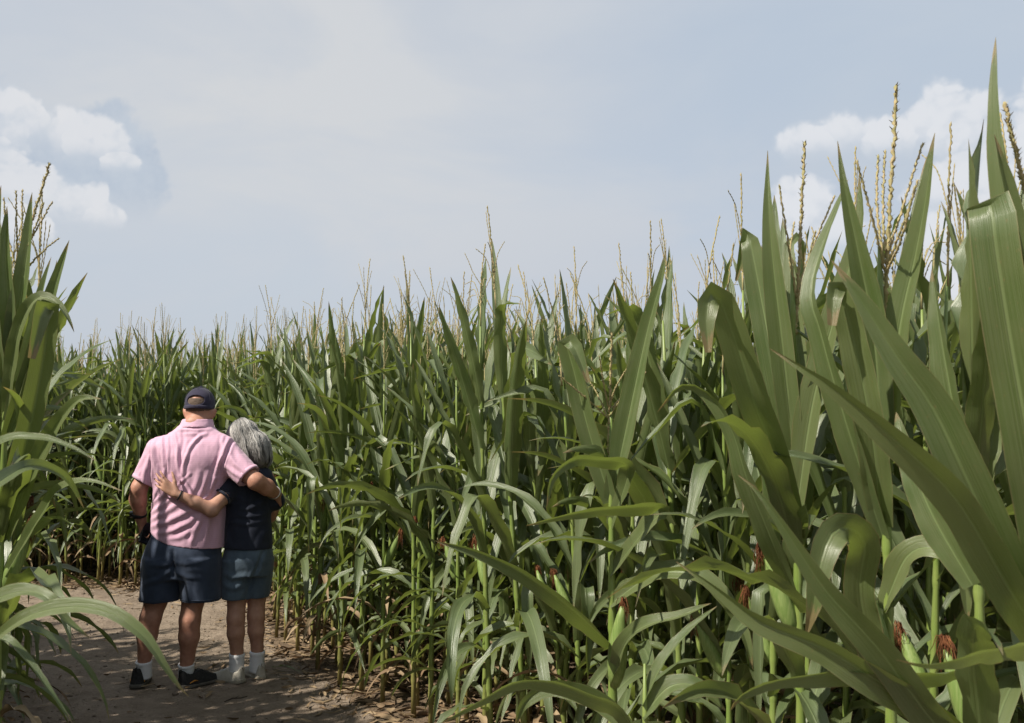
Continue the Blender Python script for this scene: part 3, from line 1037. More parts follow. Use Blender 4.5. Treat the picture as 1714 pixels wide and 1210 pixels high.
# G: left, tall tasselled plants
xG = gx(10, 3.45)
h = Hero("tall corn plant at the left border with a leaning purple-brown tassel above the leaves", xG, 3.45, 2.15, seed=17).stalk()
HEROES.append((xG, 3.45))
h.tassel((22, 470, 3.45), (84, 272, 3.45), [[(30, 440, 3.45), (28, 390, 3.42), (27, 318, 3.40)], [(32, 440, 3.45), (36, 385, 3.5), (38, 316, 3.52)],
    [(32, 440, 3.45), (58, 390, 3.4), (88, 336, 3.38)], [(28, 460, 3.45), (48, 410, 3.4), (74, 338, 3.36)], [(30, 470, 3.45), (62, 430, 3.4), (98, 398, 3.38)], [(28, 450, 3.45), (12, 390, 3.5), (6, 330, 3.52)]], 0.006)
h.leaf([(10, 620, 3.45), (14, 520, 3.42), (10, 430, 3.4), (12, 345, 3.4)], 0.036, 0.3, 0.6, 0.2, 0.57, 0.05)
h.leaf([(10, 640, 3.45), (32, 520, 3.42), (46, 420, 3.4), (54, 322, 3.38)], 0.038, 0.5, 0.7, 0.3, 0.57, 0.05)
h.leaf([(10, 660, 3.45), (-10, 540, 3.42), (-6, 420, 3.4), (2, 310, 3.38)], 0.038, 0.5, 0.7, 0.3, 0.57, 0.05)
h.leaf([(10, 740, 3.45), (55, 620, 3.4), (85, 500, 3.36), (116, 402, 3.34)], 0.037, 0.3, 0.5, 0.4, 0.57, 0.05)
h.leaf([(10, 720, 3.45), (45, 610, 3.4), (68, 500, 3.36), (86, 430, 3.34)], 0.032, 0.8, 0.9, 0.3, 0.57, 0.05)
h.leaf([(10, 700, 3.45), (30, 560, 3.35), (60, 500, 3.3), (92, 505, 3.28), (112, 530, 3.27), (124, 556, 3.27)], 0.030, 0.8, 0.6, 0.7, 0.47, 0.08)
h.leaf([(10, 860, 3.45), (40, 760, 3.3), (70, 620, 3.2), (82, 520, 3.15), (74, 510, 3.12), (52, 600, 3.1)], 0.040, 0.3, 0.2, 0.5, 0.47, 0.08, full=[0.7, 1, 1, 1, 0.95, 0.8, 0.3])
h.leaf([(10, 900, 3.45), (50, 800, 3.3), (90, 720, 3.2), (130, 670, 3.1), (170, 668, 3.05)], 0.037, 0.5, 0.6, 0.5, 0.47, 0.1)
h.leaf([(10, 960, 3.45), (70, 860, 3.3), (100, 818, 3.2), (150, 806, 3.12), (205, 822, 3.1)], 0.026, 1.0, 0.9, 0.3, 0.47, 0.06)
h.fill([0.35, 0.5, 0.66, 0.82, 1.0, 1.15], 0.8, 0.042, 36, 90, 12, 2.2)
h.ear(1.0, 0.4, 18, 0.23, 0.028)

# H: left front, its pale arched blade hangs over the path
xH = gx(-70, 2.0)
h = Hero("corn plant at the lower left border, its pale arched leaf hanging over the dirt path", xH, 2.0, 2.0, seed=18).stalk()
HEROES.append((xH, 2.0))
h.leaf([(-70, 1120, 2.0), (-10, 1070, 1.92), (50, 1030, 1.88), (120, 1016, 1.85), (185, 1026, 1.83), (240, 1065, 1.82), (275, 1115, 1.82), (300, 1150, 1.83), (316, 1166, 1.84)], 0.018, 0.75, 0.45, 0.9, 0.38, 0.08, full=[0.3, 0.35, 0.5, 0.9, 1, 0.95, 0.75, 0.45, 0.02])
h.leaf([(-70, 1040, 2.0), (0, 1000, 1.94), (50, 990, 1.92), (85, 1005, 1.9), (108, 1035, 1.9), (150, 1068, 1.9)], 0.019, 0.85, 0.5, 0.75, 0.38, 0.12)
h.leaf([(-70, 1080, 2.0), (0, 1068, 1.94), (45, 1105, 1.92), (85, 1160, 1.9), (122, 1212, 1.9)], 0.012, 0.9, 0.9, 0.05, 0.47, 0.06)
h.leaf([(-70, 800, 2.0), (0, 742, 1.95), (60, 734, 1.93), (115, 748, 1.92), (162, 772, 1.92)], 0.015, 1.05, 0.95, 0.1, 0.47, 0.05)
h.leaf([(-70, 870, 2.0), (10, 800, 2.2), (60, 780, 2.3), (110, 800, 2.4), (140, 850, 2.45)], 0.020, 0.7, 0.5, 0.1, 0.47, 0.08)

print("heroes done")

# ------------------------------------------------------------------ the field
def poisson(poly, box, md, n, r, excl=()):
    pts = np.zeros((0, 2))
    grid = {}
    out = []
    cand = np.stack([r.uniform(box[0], box[1], n), r.uniform(box[2], box[3], n)], -1)
    cand = cand[inpoly(cand, poly)]
    c = md
    for p in cand:
        k = (int(p[0] // c), int(p[1] // c))
        ok = True
        for a in (-1, 0, 1):
            for b in (-1, 0, 1):
                for q in grid.get((k[0] + a, k[1] + b), ()):
                    if (q[0] - p[0]) ** 2 + (q[1] - p[1]) ** 2 < md * md:
                        ok = False
                        break
        if ok:
            for e in excl:
                if (e[0] - p[0]) ** 2 + (e[1] - p[1]) ** 2 < 0.2**2:
                    ok = False
        if ok:
            grid.setdefault(k, []).append(p)
            out.append(p)
    return np.array(out)


rp = poisson(RIGHT_POLY, (-10, 9, 2.6, 17), 0.178, 56000, rng, HEROES)
dr = edge_dist(rp, RIGHT_EDGE)
lp = poisson(LEFT_POLY, (-9, -0.8, 0.3, 8.2), 0.20, 15000, rng, HEROES)
dl = edge_dist(lp, LEFT_EDGE)
inview = lambda P, m: (np.abs(P[:, 0]) < 0.514 * P[:, 1] + m)
keep = (inview(rp, 0.6) | ((rp[:, 0] < -3) & (rp[:, 0] > -8.4) & (dr < 1.6))) & (dr < 6.5) & (dr > 0.03) & ((dr < 0.9) | (rng.random(len(rp)) < np.where(dr < 3.2, 0.75, 0.45)))
rp, dr = rp[keep], dr[keep]
keep = ((lp[:, 1] > 3.45) | (lp[:, 0] < -0.55 * lp[:, 1] - 1.05)) & (np.hypot(lp[:, 0], lp[:, 1]) > 1.5) & (dl < 3.0) & (dl > 0.03) & ((inview(lp, 0.5)) | (dl < 2.6)) & (lp[:, 0] > -7.5)
lp, dl = lp[keep], dl[keep]
print("plants", len(rp), len(lp))

# which of them show: rank by distance into the field and distance from the camera
cands = []
for P, D, side in ((rp, dr, "r"), (lp, dl, "l")):
    for p, d in zip(P, D):
        Y = p[1]
        vis = inview(p[None], 0.45 if Y < 5 else 0.05)[0]
        back = p[1] > 8.7 - 0.0 * p[0] and p[0] < -1.9
        zone = "l" if side == "l" else ("b" if back else "r")
        score = 1.0 / max(Y, 1.0) / (0.30 + d)
        cands.append((score if vis else -1, p, d, side, back, zone))
cands.sort(key=lambda c: -c[0])
QUOTA = {"r": 152, "b": 84, "l": 50}
GROUPS = {
    ("r", False, 0): ("green corn plant in the outermost row of the tall corn wall right of the couple", "front row of corn along the right side of the path"),
    ("r", False, 1): ("green corn plant crowded behind the front row of the right-hand corn wall", "corn behind the front row on the right"),
    ("r", True, 0): ("green corn plant in the outermost row of the corn wall beyond the couple", "front row of corn beyond the couple"),
    ("r", True, 1): ("green corn plant behind the front row in the corn wall beyond the couple", "corn behind the front row beyond the couple"),
    ("l", False, 0): ("dark green corn plant at the edge of the shaded left-hand corn block", "edge of the left-hand corn block"),
    ("l", False, 1): ("dark green corn plant deeper inside the shaded left-hand corn block", "inside the left-hand corn block"),
}
stuff_r, stuff_l = Soup(), Soup()
MI = {M_STALK.name: 0, M_LEAF.name: 1, M_DRY.name: 2, M_TASSEL.name: 3, M_HUSK.name: 4, M_SILK.name: 5}
nind = 0
front = {}
for sc_, p, d, side, back, zone in cands:
    ang = rng.uniform(0, 6.28)
    s = rng.uniform(0.93, 1.07)
    if side == "r":
        s *= 1.065 if back else float(np.interp(p[1], [3.0, 4.5, 6.5, 8.5], [0.94, 0.955, 0.97, 1.03]))
    tilt = rng.normal(0, 0.035, 2)
    kfix = None
    if (p[1] < 7.4 and (p[0] + 1.75) ** 2 + (p[1] - 6.1) ** 2 < 2.2**2) or (side == "l" and p[1] < 6):
        best = None
        for _ in range(40):
            a_, k_ = rng.uniform(0, 6.28), int(rng.integers(0, NVAR))
            c_, s_ = math.cos(a_), math.sin(a_)
            n_ = 0
            for q in VAR[k_]:
                X_ = p[0] + s * (c_ * q[2][:, 0] - s_ * q[2][:, 1])
                Y_ = p[1] + s * (s_ * q[2][:, 0] + c_ * q[2][:, 1])
                u_ = X_ / np.maximum(Y_, 0.3)
                n_ += np.sum((u_ > -0.376) & (u_ < -0.228) & (Y_ < 6.4) & (q[2][:, 2] > 0.15))
            if best is None or n_ < best[0]:
                best = (n_, a_, k_)
        ang, kfix, tilt = best[1], best[2], tilt * 0
        if best[0] > 5:
            continue
    if sc_ > 0 and QUOTA[zone] > 0:
        nind += 1
        QUOTA[zone] -= 1
        lab, grp = GROUPS[(side, bool(back), 0 if d < 0.40 else 1)]
        k = int(rng.integers(0, NVAR)) if kfix is None else kfix
        root = thing("corn_plant", lab, "corn plant", (p[0], p[1], 0), grp)
        if d < 0.40:
            front.setdefault(zone, []).append(root)
        root.rotation_euler = (tilt[0], tilt[1], ang)
        root.scale = (s * 0.88, s * 0.88, s) if back else (s, s, s)
        skip = () if rng.random() < 0.75 else ("tassel",)
        if rng.random() < 0.5:
            skip = skip + ("ear", "silk")
        plant_from(MESHES[k], root, skip)
    else:
        k = int(rng.integers(0, len(VARLO)))
        Mx = np.array((Matrix.Translation((p[0], p[1], 0)) @ Euler((tilt[0], tilt[1], ang)).to_matrix().to_4x4() @ Matrix.Scale(s, 4)))
        for (nm, par, V, Q, T, uv, tone, mat) in VARLO[k]:
            if nm == "silk":
                continue
            W_ = V @ Mx[:3, :3].T + Mx[:3, 3]
            (stuff_r if side == "r" else stuff_l).add(W_, Q, uv, (tone + rng.uniform(-0.2, 0.2)) if nm == "leaf" else tone, MI[mat.name], T)
mats = [M_STALK, M_LEAF, M_DRY, M_TASSEL, M_HUSK, M_SILK]
for nm, sp in (("corn_field", stuff_r), ("corn_block", stuff_l)):
    if sp.n:
        o = obj(nm, sp.mesh(nm, mats))
        o["kind"] = "stuff"
        o["label"] = "mass of green corn standing behind the visible front rows"
print("individual plants", nind)
NTH = "first second third fourth fifth sixth seventh eighth ninth tenth eleventh twelfth thirteenth fourteenth fifteenth sixteenth seventeenth eighteenth nineteenth twentieth".split()
NTH += ["twenty-" + q for q in NTH[:9]] + ["thirtieth"] + ["thirty-" + q for q in NTH[:9]] + ["fortieth"] + ["forty-" + q for q in NTH[:9]]
for zone, text, key in (
    ("r", "front-row corn plant, {} from the woman along the right-hand corn wall", lambda o: -o.location.y),
    ("b", "front-row corn plant, {} left of the couple in the corn wall beyond them", lambda o: -o.location.x),
    ("l", "edge plant of the shaded left corn block, {} from the couple toward the camera", lambda o: -o.location.y),
):
    for k, o in enumerate(sorted(front.get(zone, []), key=key)[: len(NTH)]):
        o["label"] = text.format(NTH[k])


# ------------------------------------------------------------------ litter at the foot of the corn
def build_litter():
    sp = Soup()
    r = np.random.default_rng(21)
    n = 0
    cand = np.stack([r.uniform(-7, 2.2, 60000), r.uniform(2.2, 11, 60000)], -1)
    c1 = inpoly(cand, RIGHT_POLY)
    c2 = inpoly(cand, LEFT_POLY)
    d = np.where(c1, edge_dist(cand, RIGHT_EDGE), 0)
    d2 = np.where(c2, edge_dist(cand, LEFT_EDGE), 0)
    onp = ~c1 & ~c2
    de = np.minimum(edge_dist(cand, RIGHT_EDGE), edge_dist(cand, LEFT_EDGE) + 0.15)
    prob = np.where(c1 & (d < 1.3), 0.24, 0) + np.where(c2 & (d2 < 0.9), 0.25, 0) + np.where(onp, 0.75 * np.exp(-de / 0.14) + 0.018, 0)
    keep = (r.random(len(cand)) < prob) & (np.abs(cand[:, 0]) < 0.53 * cand[:, 1] + 0.3)
    cand, on = cand[keep], onp[keep]
    for p, o in zip(cand, on):
        L = r.uniform(0.04, 0.22) * (0.55 if o else 1)
        W = r.uniform(0.004, 0.017) * (0.6 if o else 1)
        a = r.uniform(0, 6.28)
        k = 5
        s = np.linspace(-0.5, 0.5, k)
        dirv = np.array([math.cos(a), math.sin(a)])
        curl = r.normal(0, 0.35)
        xy = p + np.outer(s * L, dirv) + np.outer(s * s * curl * L, [-dirv[1], dirv[0]])
        z = ground_h(xy[:, 0], xy[:, 1]) + 0.006 + np.abs(r.normal(0, 0.012)) + np.abs(s) * r.uniform(-0.2, 0.5) * L * 0.5
        z = np.maximum(z, ground_h(xy[:, 0], xy[:, 1]) + 0.004)
        P = np.column_stack([xy, z])
        ro = r.normal(0, 0.7)
        S = np.array([-dirv[1] * math.cos(ro), dirv[0] * math.cos(ro), math.sin(ro)])[None].repeat(k, 0)
        U = np.cross(np.array([dirv[0], dirv[1], 0]), S[0])[None].repeat(k, 0)
        V, Q, uv = ribbon(P, S, U, W * np.array([0.3, 0.9, 1, 0.8, 0.1]), 2, r.uniform(-0.5, 0.9))
        sp.add(V, Q, uv, r.uniform(0, 1))
    o = obj("leaf_litter", sp.mesh("leaf_litter", [M_DRY]))
    o["kind"] = "stuff"
    o["label"] = "dry tan leaf litter along the foot of the corn"
    # clods and crumbs of soil on the path
    sp = Soup()
    base = np.array([(1, 0, 0), (-1, 0, 0), (0, 1, 0), (0, -1, 0), (0, 0, 1), (0, 0, -1)], float)
    tri = [(0, 2, 4), (2, 1, 4), (1, 3, 4), (3, 0, 4), (2, 0, 5), (1, 2, 5), (3, 1, 5), (0, 3, 5)]
    c = np.stack([r.uniform(-5, 0.6, 9000), r.uniform(3.5, 10, 9000)], -1)
    c = c[~inpoly(c, RIGHT_POLY) & ~inpoly(c, LEFT_POLY)]
    de = np.minimum(edge_dist(c, RIGHT_EDGE), edge_dist(c, LEFT_EDGE))
    c = c[r.random(len(c)) < 0.25 + 0.75 * np.exp(-de / 0.2)]
    for p in c:
        q = r.uniform(0.003, 0.011) * (1 if r.random() < 0.93 else 1.9)
        V = base * q * r.uniform(0.6, 1.3, (6, 3)) * np.array([1.2, 1, 0.7])
        a = r.uniform(0, 6.28)
        V[:, :2] = V[:, :2] @ np.array([[math.cos(a), -math.sin(a)], [math.sin(a), math.cos(a)]])
        V += [p[0], p[1], float(ground_h(p[0:1], p[1:2])[0]) + q * 0.25]
        sp.add(V, None, None, 0.5, 0, tri)
    o = obj("soil_crumbs", sp.mesh("soil_crumbs", [M_PATH]))
    o["kind"] = "stuff"
    o["label"] = "small crumbs of dry soil scattered on the path"


build_litter()




# ------------------------------------------------------------------ people: signed-distance bodies turned into one continuous surface
class Field:
    def __init__(self, lo, hi, h):
        self.lo, self.h = np.array(lo, float), h
        self.n = np.ceil((np.array(hi) - self.lo) / h).astype(int) + 1
        self.ax = [(self.lo[i] + np.arange(self.n[i]) * h).astype(np.float32) for i in range(3)]
        self.D = np.full(self.n, 0.2, np.float32)

    def window(self, lo, hi, pad):
        a = np.clip(np.floor((np.array(lo) - pad - self.lo) / self.h).astype(int), 0, self.n - 1)
        b = np.clip(np.ceil((np.array(hi) + pad - self.lo) / self.h).astype(int) + 1, 1, self.n)
        sl = tuple(slice(i, j) for i, j in zip(a, b))
        X, Y, Z = np.meshgrid(*[self.ax[i][sl[i]] for i in range(3)], indexing="ij")
        return sl, X, Y, Z

    def put(self, lo, hi, fn, k=0.02, op="add"):
        sl, X, Y, Z = self.window(lo, hi, 0.06)
        if X.size == 0:
            return self
        d = fn(X, Y, Z)
        D = self.D[sl]
        if op == "add":
            hh = np.clip(0.5 + 0.5 * (D - d) / k, 0, 1)
            self.D[sl] = D * (1 - hh) + d * hh - k * hh * (1 - hh)
        elif op == "cut":
            hh = np.clip(0.5 - 0.5 * (D + d) / k, 0, 1)
            self.D[sl] = D * (1 - hh) - d * hh + k * hh * (1 - hh)
        return self

    def cone(self, p, q, r1, r2, k=0.02, op="add", flat=None):
        p, q = np.array(p, float), np.array(q, float)
        R_ = max(r1, r2)

        def fn(X, Y, Z):
            d = q - p
            t = np.clip(((X - p[0]) * d[0] + (Y - p[1]) * d[1] + (Z - p[2]) * d[2]) / (d @ d + 1e-12), 0, 1)
            return np.sqrt((X - p[0] - t * d[0]) ** 2 + (Y - p[1] - t * d[1]) ** 2 + (Z - p[2] - t * d[2]) ** 2) - (r1 + (r2 - r1) * t)

        return self.put(np.minimum(p, q) - R_, np.maximum(p, q) + R_, fn, k, op)

    def chain(self, pts, rad, k=0.02, op="add"):
        for a, b, r1, r2 in zip(pts[:-1], pts[1:], rad[:-1], rad[1:]):
            self.cone(a, b, r1, r2, k, op)
        return self

    def ell(self, c, r, k=0.02, op="add", rot=None):
        c, r = np.array(c, float), np.array(r, float)
        M = np.array((rot or Euler((0, 0, 0))).to_matrix()).T

        def fn(X, Y, Z):
            x, y, z = X - c[0], Y - c[1], Z - c[2]
            a = [(M[i, 0] * x + M[i, 1] * y + M[i, 2] * z) / r[i] for i in range(3)]
            k0 = np.sqrt(a[0] ** 2 + a[1] ** 2 + a[2] ** 2)
            k1 = np.sqrt((a[0] / r[0]) ** 2 + (a[1] / r[1]) ** 2 + (a[2] / r[2]) ** 2) + 1e-9
            return k0 * (k0 - 1) / k1

        m = r.max()
        return self.put(c - m, c + m, fn, k, op)

    def loft(self, rows, k=0.02, op="add", ex=2.3, zlo=None, zhi=None):
        """rows of (z, cx, cy, rx, ry), bottom to top"""
        A = np.array(rows, float)
        zlo = A[0, 0] if zlo is None else zlo
        zhi = A[-1, 0] if zhi is None else zhi
        zz = np.linspace(A[0, 0], A[-1, 0], 160)
        B = spline_rows(A, zz)

        def fn(X, Y, Z):
            zc = np.clip(Z, A[0, 0], A[-1, 0])
            cx, cy, rx, ry = (np.interp(zc, zz, B[:, i]).astype(np.float32) for i in range(1, 5))
            u, v = np.abs(X - cx) / rx, np.abs(Y - cy) / ry
            q = (u**ex + v**ex + 1e-9) ** (1 / ex)
            d = (q - 1) * np.minimum(rx, ry)
            return np.maximum(np.maximum(d, Z - zhi), zlo - Z)

        lo = np.array([(A[:, 1] - A[:, 3]).min(), (A[:, 2] - A[:, 4]).min(), zlo])
        hi = np.array([(A[:, 1] + A[:, 3]).max(), (A[:, 2] + A[:, 4]).max(), zhi])
        return self.put(lo, hi, fn, k, op)

    def clip(self, fn):
        """keep only where fn(X,Y,Z) < 0"""
        X, Y, Z = np.meshgrid(*self.ax, indexing="ij")
        self.D = np.maximum(self.D, fn(X, Y, Z).astype(np.float32))
        return self

    def surf(self, relax=2):
        D = self.D.copy()
        for a in range(3):  # close the solid at the walls of the box
            s = [slice(None)] * 3
            s[a] = 0
            D[tuple(s)] = np.maximum(D[tuple(s)], 0.001)
            s[a] = -1
            D[tuple(s)] = np.maximum(D[tuple(s)], 0.001)
        n = self.n
        neg = D < 0
        cs = np.zeros(n - 1, np.int8)
        for dx in (0, 1):
            for dy in (0, 1):
                for dz in (0, 1):
                    cs += neg[dx:n[0] - 1 + dx, dy:n[1] - 1 + dy, dz:n[2] - 1 + dz]
        act = (cs > 0) & (cs < 8)
        I = np.argwhere(act)
        idx = np.full(n - 1, -1, np.int64)
        idx[act] = np.arange(len(I))
        acc = np.zeros((len(I), 3))
        cnt = np.zeros(len(I))
        corners = [(a, b, c) for a in (0, 1) for b in (0, 1) for c in (0, 1)]
        val = {c: D[I[:, 0] + c[0], I[:, 1] + c[1], I[:, 2] + c[2]] for c in corners}
        for c in corners:
            for a in range(3):
                if c[a] == 0:
                    c2 = tuple(1 if i == a else c[i] for i in range(3))
                    v1, v2 = val[c], val[c2]
                    x = (v1 < 0) != (v2 < 0)
                    t = np.where(x, v1 / np.where(x, v1 - v2, 1), 0)
                    p = np.array(c, float)[None].repeat(len(I), 0)
                    p[:, a] = t
                    acc += p * x[:, None]
                    cnt += x
        V = self.lo + (I + acc / np.maximum(cnt, 1)[:, None]) * self.h
        Qs = []
        for a in range(3):
            b, c = (a + 1) % 3, (a + 2) % 3
            s0 = [slice(1, -1)] * 3
            s1 = [slice(1, -1)] * 3
            s0[a] = slice(0, -1)
            s1[a] = slice(1, None)
            e0, e1 = neg[tuple(s0)], neg[tuple(s1)]
            for flip, m in ((False, e0 & ~e1), (True, ~e0 & e1)):
                W = np.argwhere(m)
                off = np.ones(3, int)
                off[a] = 0
                W = W + off

                def ix(db, dc):
                    w = W.copy()
                    w[:, b] += db
                    w[:, c] += dc
                    return idx[w[:, 0], w[:, 1], w[:, 2]]

                q = np.stack([ix(-1, -1), ix(0, -1), ix(0, 0), ix(-1, 0)], -1)
                Qs.append(q[:, ::-1] if flip else q)
        Q = np.concatenate(Qs)
        Q = Q[(Q >= 0).all(1)]
        for _ in range(relax):
            V = V + 0.5 * (laplace(V, Q) - V)
        return V, Q


def spline_rows(A, zz):
    out = np.zeros((len(zz), A.shape[1]))
    z = A[:, 0]
    for k in range(A.shape[1]):
        y = A[:, k]
        dz = np.diff(z)
        dl = np.diff(y) / dz
        m = np.zeros(len(z))
        m[0], m[-1] = dl[0], dl[-1]
        for i in range(1, len(z) - 1):
            m[i] = 0 if dl[i - 1] * dl[i] <= 0 else 2 * dl[i - 1] * dl[i] / (dl[i - 1] + dl[i])
        i = np.clip(np.searchsorted(z, zz, side="right") - 1, 0, len(z) - 2)
        t = (zz - z[i]) / dz[i]
        out[:, k] = (2 * t**3 - 3 * t**2 + 1) * y[i] + (t**3 - 2 * t**2 + t) * dz[i] * m[i] + (-2 * t**3 + 3 * t**2) * y[i + 1] + (t**3 - t**2) * dz[i] * m[i + 1]
    return out


def laplace(V, Q):
    acc = np.zeros_like(V)
    cnt = np.zeros(len(V))
    for a, b in ((0, 1), (1, 2), (2, 3), (3, 0)):
        for p, q in ((a, b), (b, a)):
            for k in range(3):
                acc[:, k] += np.bincount(Q[:, p], V[Q[:, q], k], len(V))
            cnt += np.bincount(Q[:, p], minlength=len(V))
    return acc / np.maximum(cnt, 1)[:, None]


def vnormals(V, Q):
    n = np.cross(V[Q[:, 2]] - V[Q[:, 0]], V[Q[:, 3]] - V[Q[:, 1]])
    N = np.zeros_like(V)
    for k in range(4):
        for a in range(3):
            N[:, a] += np.bincount(Q[:, k], n[:, a], len(V))
    return N / (np.linalg.norm(N, axis=1, keepdims=True) + 1e-12)


def folds(V, Q, strokes, back_only=True, fade=None):
    """strokes: (points in (x, z), height, half width); ridges and valleys pushed along the normals"""
    N = vnormals(V, Q)
    d = np.zeros(len(V))
    P = V[:, [0, 2]]
    for pts, amp, w in strokes:
        pts = np.array(pts, float)
        best = np.full(len(V), 1e9)
        tt = np.zeros(len(V))
        tot = len(pts) - 1
        for i in range(tot):
            a, b = pts[i], pts[i + 1]
            t = np.clip(((P - a) @ (b - a)) / ((b - a) @ (b - a)), 0, 1)
            q = np.linalg.norm(P - a - t[:, None] * (b - a), axis=1)
            m = q < best
            best[m] = q[m]
            tt[m] = (i + t[m]) / tot
        prof = np.exp(-((best / w) ** 2)) - 0.45 * np.exp(-(((best - 1.9 * w) / w) ** 2))
        d += amp * prof * np.sin(np.pi * np.clip(tt * 0.86 + 0.07, 0, 1)) ** 0.6
    if back_only:
        d *= np.clip(0.25 - N[:, 1] * 1.2, 0, 1)
    if fade is not None:
        d *= np.clip(fade(V) / 0.045, 0, 1)
    return V + N * d[:, None], N


def garment(name, field, mat, parent, strokes=(), noise=(), relax=2, back=True, fade=None):
    V, Q = field.surf(relax)
    if strokes:
        V, _ = folds(V, Q, strokes, back, fade)
    for scale, amp, off in noise:
        N = vnormals(V, Q)
        V = V + N * (amp * (1 if fade is None else np.clip(fade(V) / 0.045, 0.1, 1)) * fbm(V * np.array(scale) + off, 3))[:, None]
    return obj(name, mesh_np(name, V, Q, mat), parent)


def hand(F, W, f, s, n, L=0.185, curl=(20, 25, 15), spread=0.25, thumb=(0.6, 0.5), r=0.0088, curls=None):
    """palm and five fingers: W wrist, f finger direction, s towards the thumb, n the back of the hand"""
    W, f, s, n = (np.array(q, float) for q in (W, f, s, n))
    f /= np.linalg.norm(f)
    s -= f * (s @ f)
    s /= np.linalg.norm(s)
    n -= f * (n @ f) + s * (n @ s)
    n /= np.linalg.norm(n)
    pl = L * 0.50
    ks = [0.030, 0.0105, -0.0095, -0.028]
    kl = [0.97, 1.0, 0.96, 0.88]
    fl = [0.43, 0.475, 0.44, 0.345]
    for i in range(4):
        K = W + f * pl * kl[i] + s * ks[i] * (L / 0.185)
        F.cone(W + s * ks[i] * 0.55 + f * 0.012, K, 0.0165, 0.0115, 0.012)
        cu = np.radians(curl if curls is None else curls[i])
        a = 0.0
        sp = spread * ks[i] / 0.03
        base = f * math.cos(sp) + s * math.sin(sp)
        P = K
        for j, part in enumerate((0.46, 0.30, 0.24)):
            a += cu[j]
            d = base * math.cos(a) - n * math.sin(a)
            q = P + d * (L * fl[i] * part * 1.05)
            rr = r * (1.0 - 0.12 * j) * (0.86 if i == 3 else 1)
            F.cone(P, q, rr, rr * 0.9, 0.004)
            P = q
    T0 = W + f * 0.022 + s * 0.022 - n * 0.004
    d = f * math.cos(thumb[0]) + s * math.sin(thumb[0]) - n * thumb[1] * 0.3
    d /= np.linalg.norm(d)
    T1 = T0 + d * L * 0.24
    d2 = d + f * 0.35 - n * thumb[1] * 0.4
    d2 /= np.linalg.norm(d2)
    T2 = T1 + d2 * L * 0.19
    d3 = d2 + f * 0.2 - n * thumb[1] * 0.4
    d3 /= np.linalg.norm(d3)
    F.cone(T0, T1, 0.0155, 0.0115, 0.012).cone(T1, T2, 0.0105, 0.0098, 0.006).cone(T2, T2 + d3 * L * 0.14, 0.0098, 0.0078, 0.004)


def head(F, C, yaw, tilt, pitch, k=1.0, neck=None):
    """skull, jaw, ears, nose, brows, eyes and mouth around C; yaw 0 looks along +y"""
    M = Euler((pitch, tilt, yaw), "XYZ").to_matrix()
    tr = lambda x, y, z: np.array(C) + k * np.array(M @ Vector((x, y, z)))
    e = Euler((pitch, tilt, yaw), "XYZ")
    S = lambda *r: tuple(k * q for q in r)
    F.ell(tr(0, -0.012, 0.035), S(0.077, 0.096, 0.092), 0.02, rot=e)
    F.ell(tr(0, 0.030, -0.030), S(0.062, 0.068, 0.088), 0.03, rot=e)
    F.ell(tr(0, 0.055, -0.085), S(0.036, 0.032, 0.030), 0.03, rot=e)
    F.cone(tr(0, 0.088, 0.012), tr(0, 0.112, -0.030), 0.010 * k, 0.015 * k, 0.014)
    F.cone(tr(-0.045, 0.083, 0.022), tr(0.045, 0.083, 0.022), 0.010 * k, 0.010 * k, 0.014)
    F.cone(tr(-0.022, 0.088, -0.062), tr(0.022, 0.088, -0.062), 0.008 * k, 0.008 * k, 0.008)
    F.cone(tr(-0.018, 0.087, -0.074), tr(0.018, 0.087, -0.074), 0.008 * k, 0.008 * k, 0.006)
    for sx in (-1, 1):
        F.ell(tr(sx * 0.031, 0.090, 0.006), S(0.013, 0.009, 0.008), 0.006, op="cut", rot=e)
        F.ell(tr(sx * 0.031, 0.080, 0.006), S(0.012, 0.012, 0.009), 0.003, rot=e)
        F.ell(tr(sx * 0.085, -0.012, -0.016), S(0.013, 0.023, 0.035), 0.008, rot=Euler((pitch - 0.15, tilt + sx * 0.25, yaw - sx * 0.3)))
    return tr, e


def tube_obj(name, pts, rad, mat, parent, sides=8):
    V, Q, T, uv = tube(pts, rad, sides)
    return obj(name, mesh_np(name, V, [Q, T], mat, uv), parent)


def ring(name, C, axis, r, rad, mat, parent, flat=1.0, n=28):
    """band round a wrist"""
    ax = Vector(axis).normalized()
    a = ax.orthogonal().normalized()
    b = ax.cross(a)
    V, Q = [], []
    prof = [(0, rad), (flat * rad, rad * 0.9), (flat * rad, -rad * 0.6), (-flat * rad, -rad * 0.6), (-flat * rad, rad * 0.9)]
    m = len(prof)
    for i in range(n):
        t = 2 * math.pi * i / n
        rd = a * math.cos(t) + b * math.sin(t)
        for h_, o_ in prof:
            V.append(Vector(C) + rd * (r + o_) + ax * h_)
    for i in range(n):
        for j in range(m):
            Q.append((i * m + j, i * m + (j + 1) % m, ((i + 1) % n) * m + (j + 1) % m, ((i + 1) % n) * m + j))
    return obj(name, mesh_np(name, np.array([tuple(v) for v in V]), np.array(Q), mat), parent)


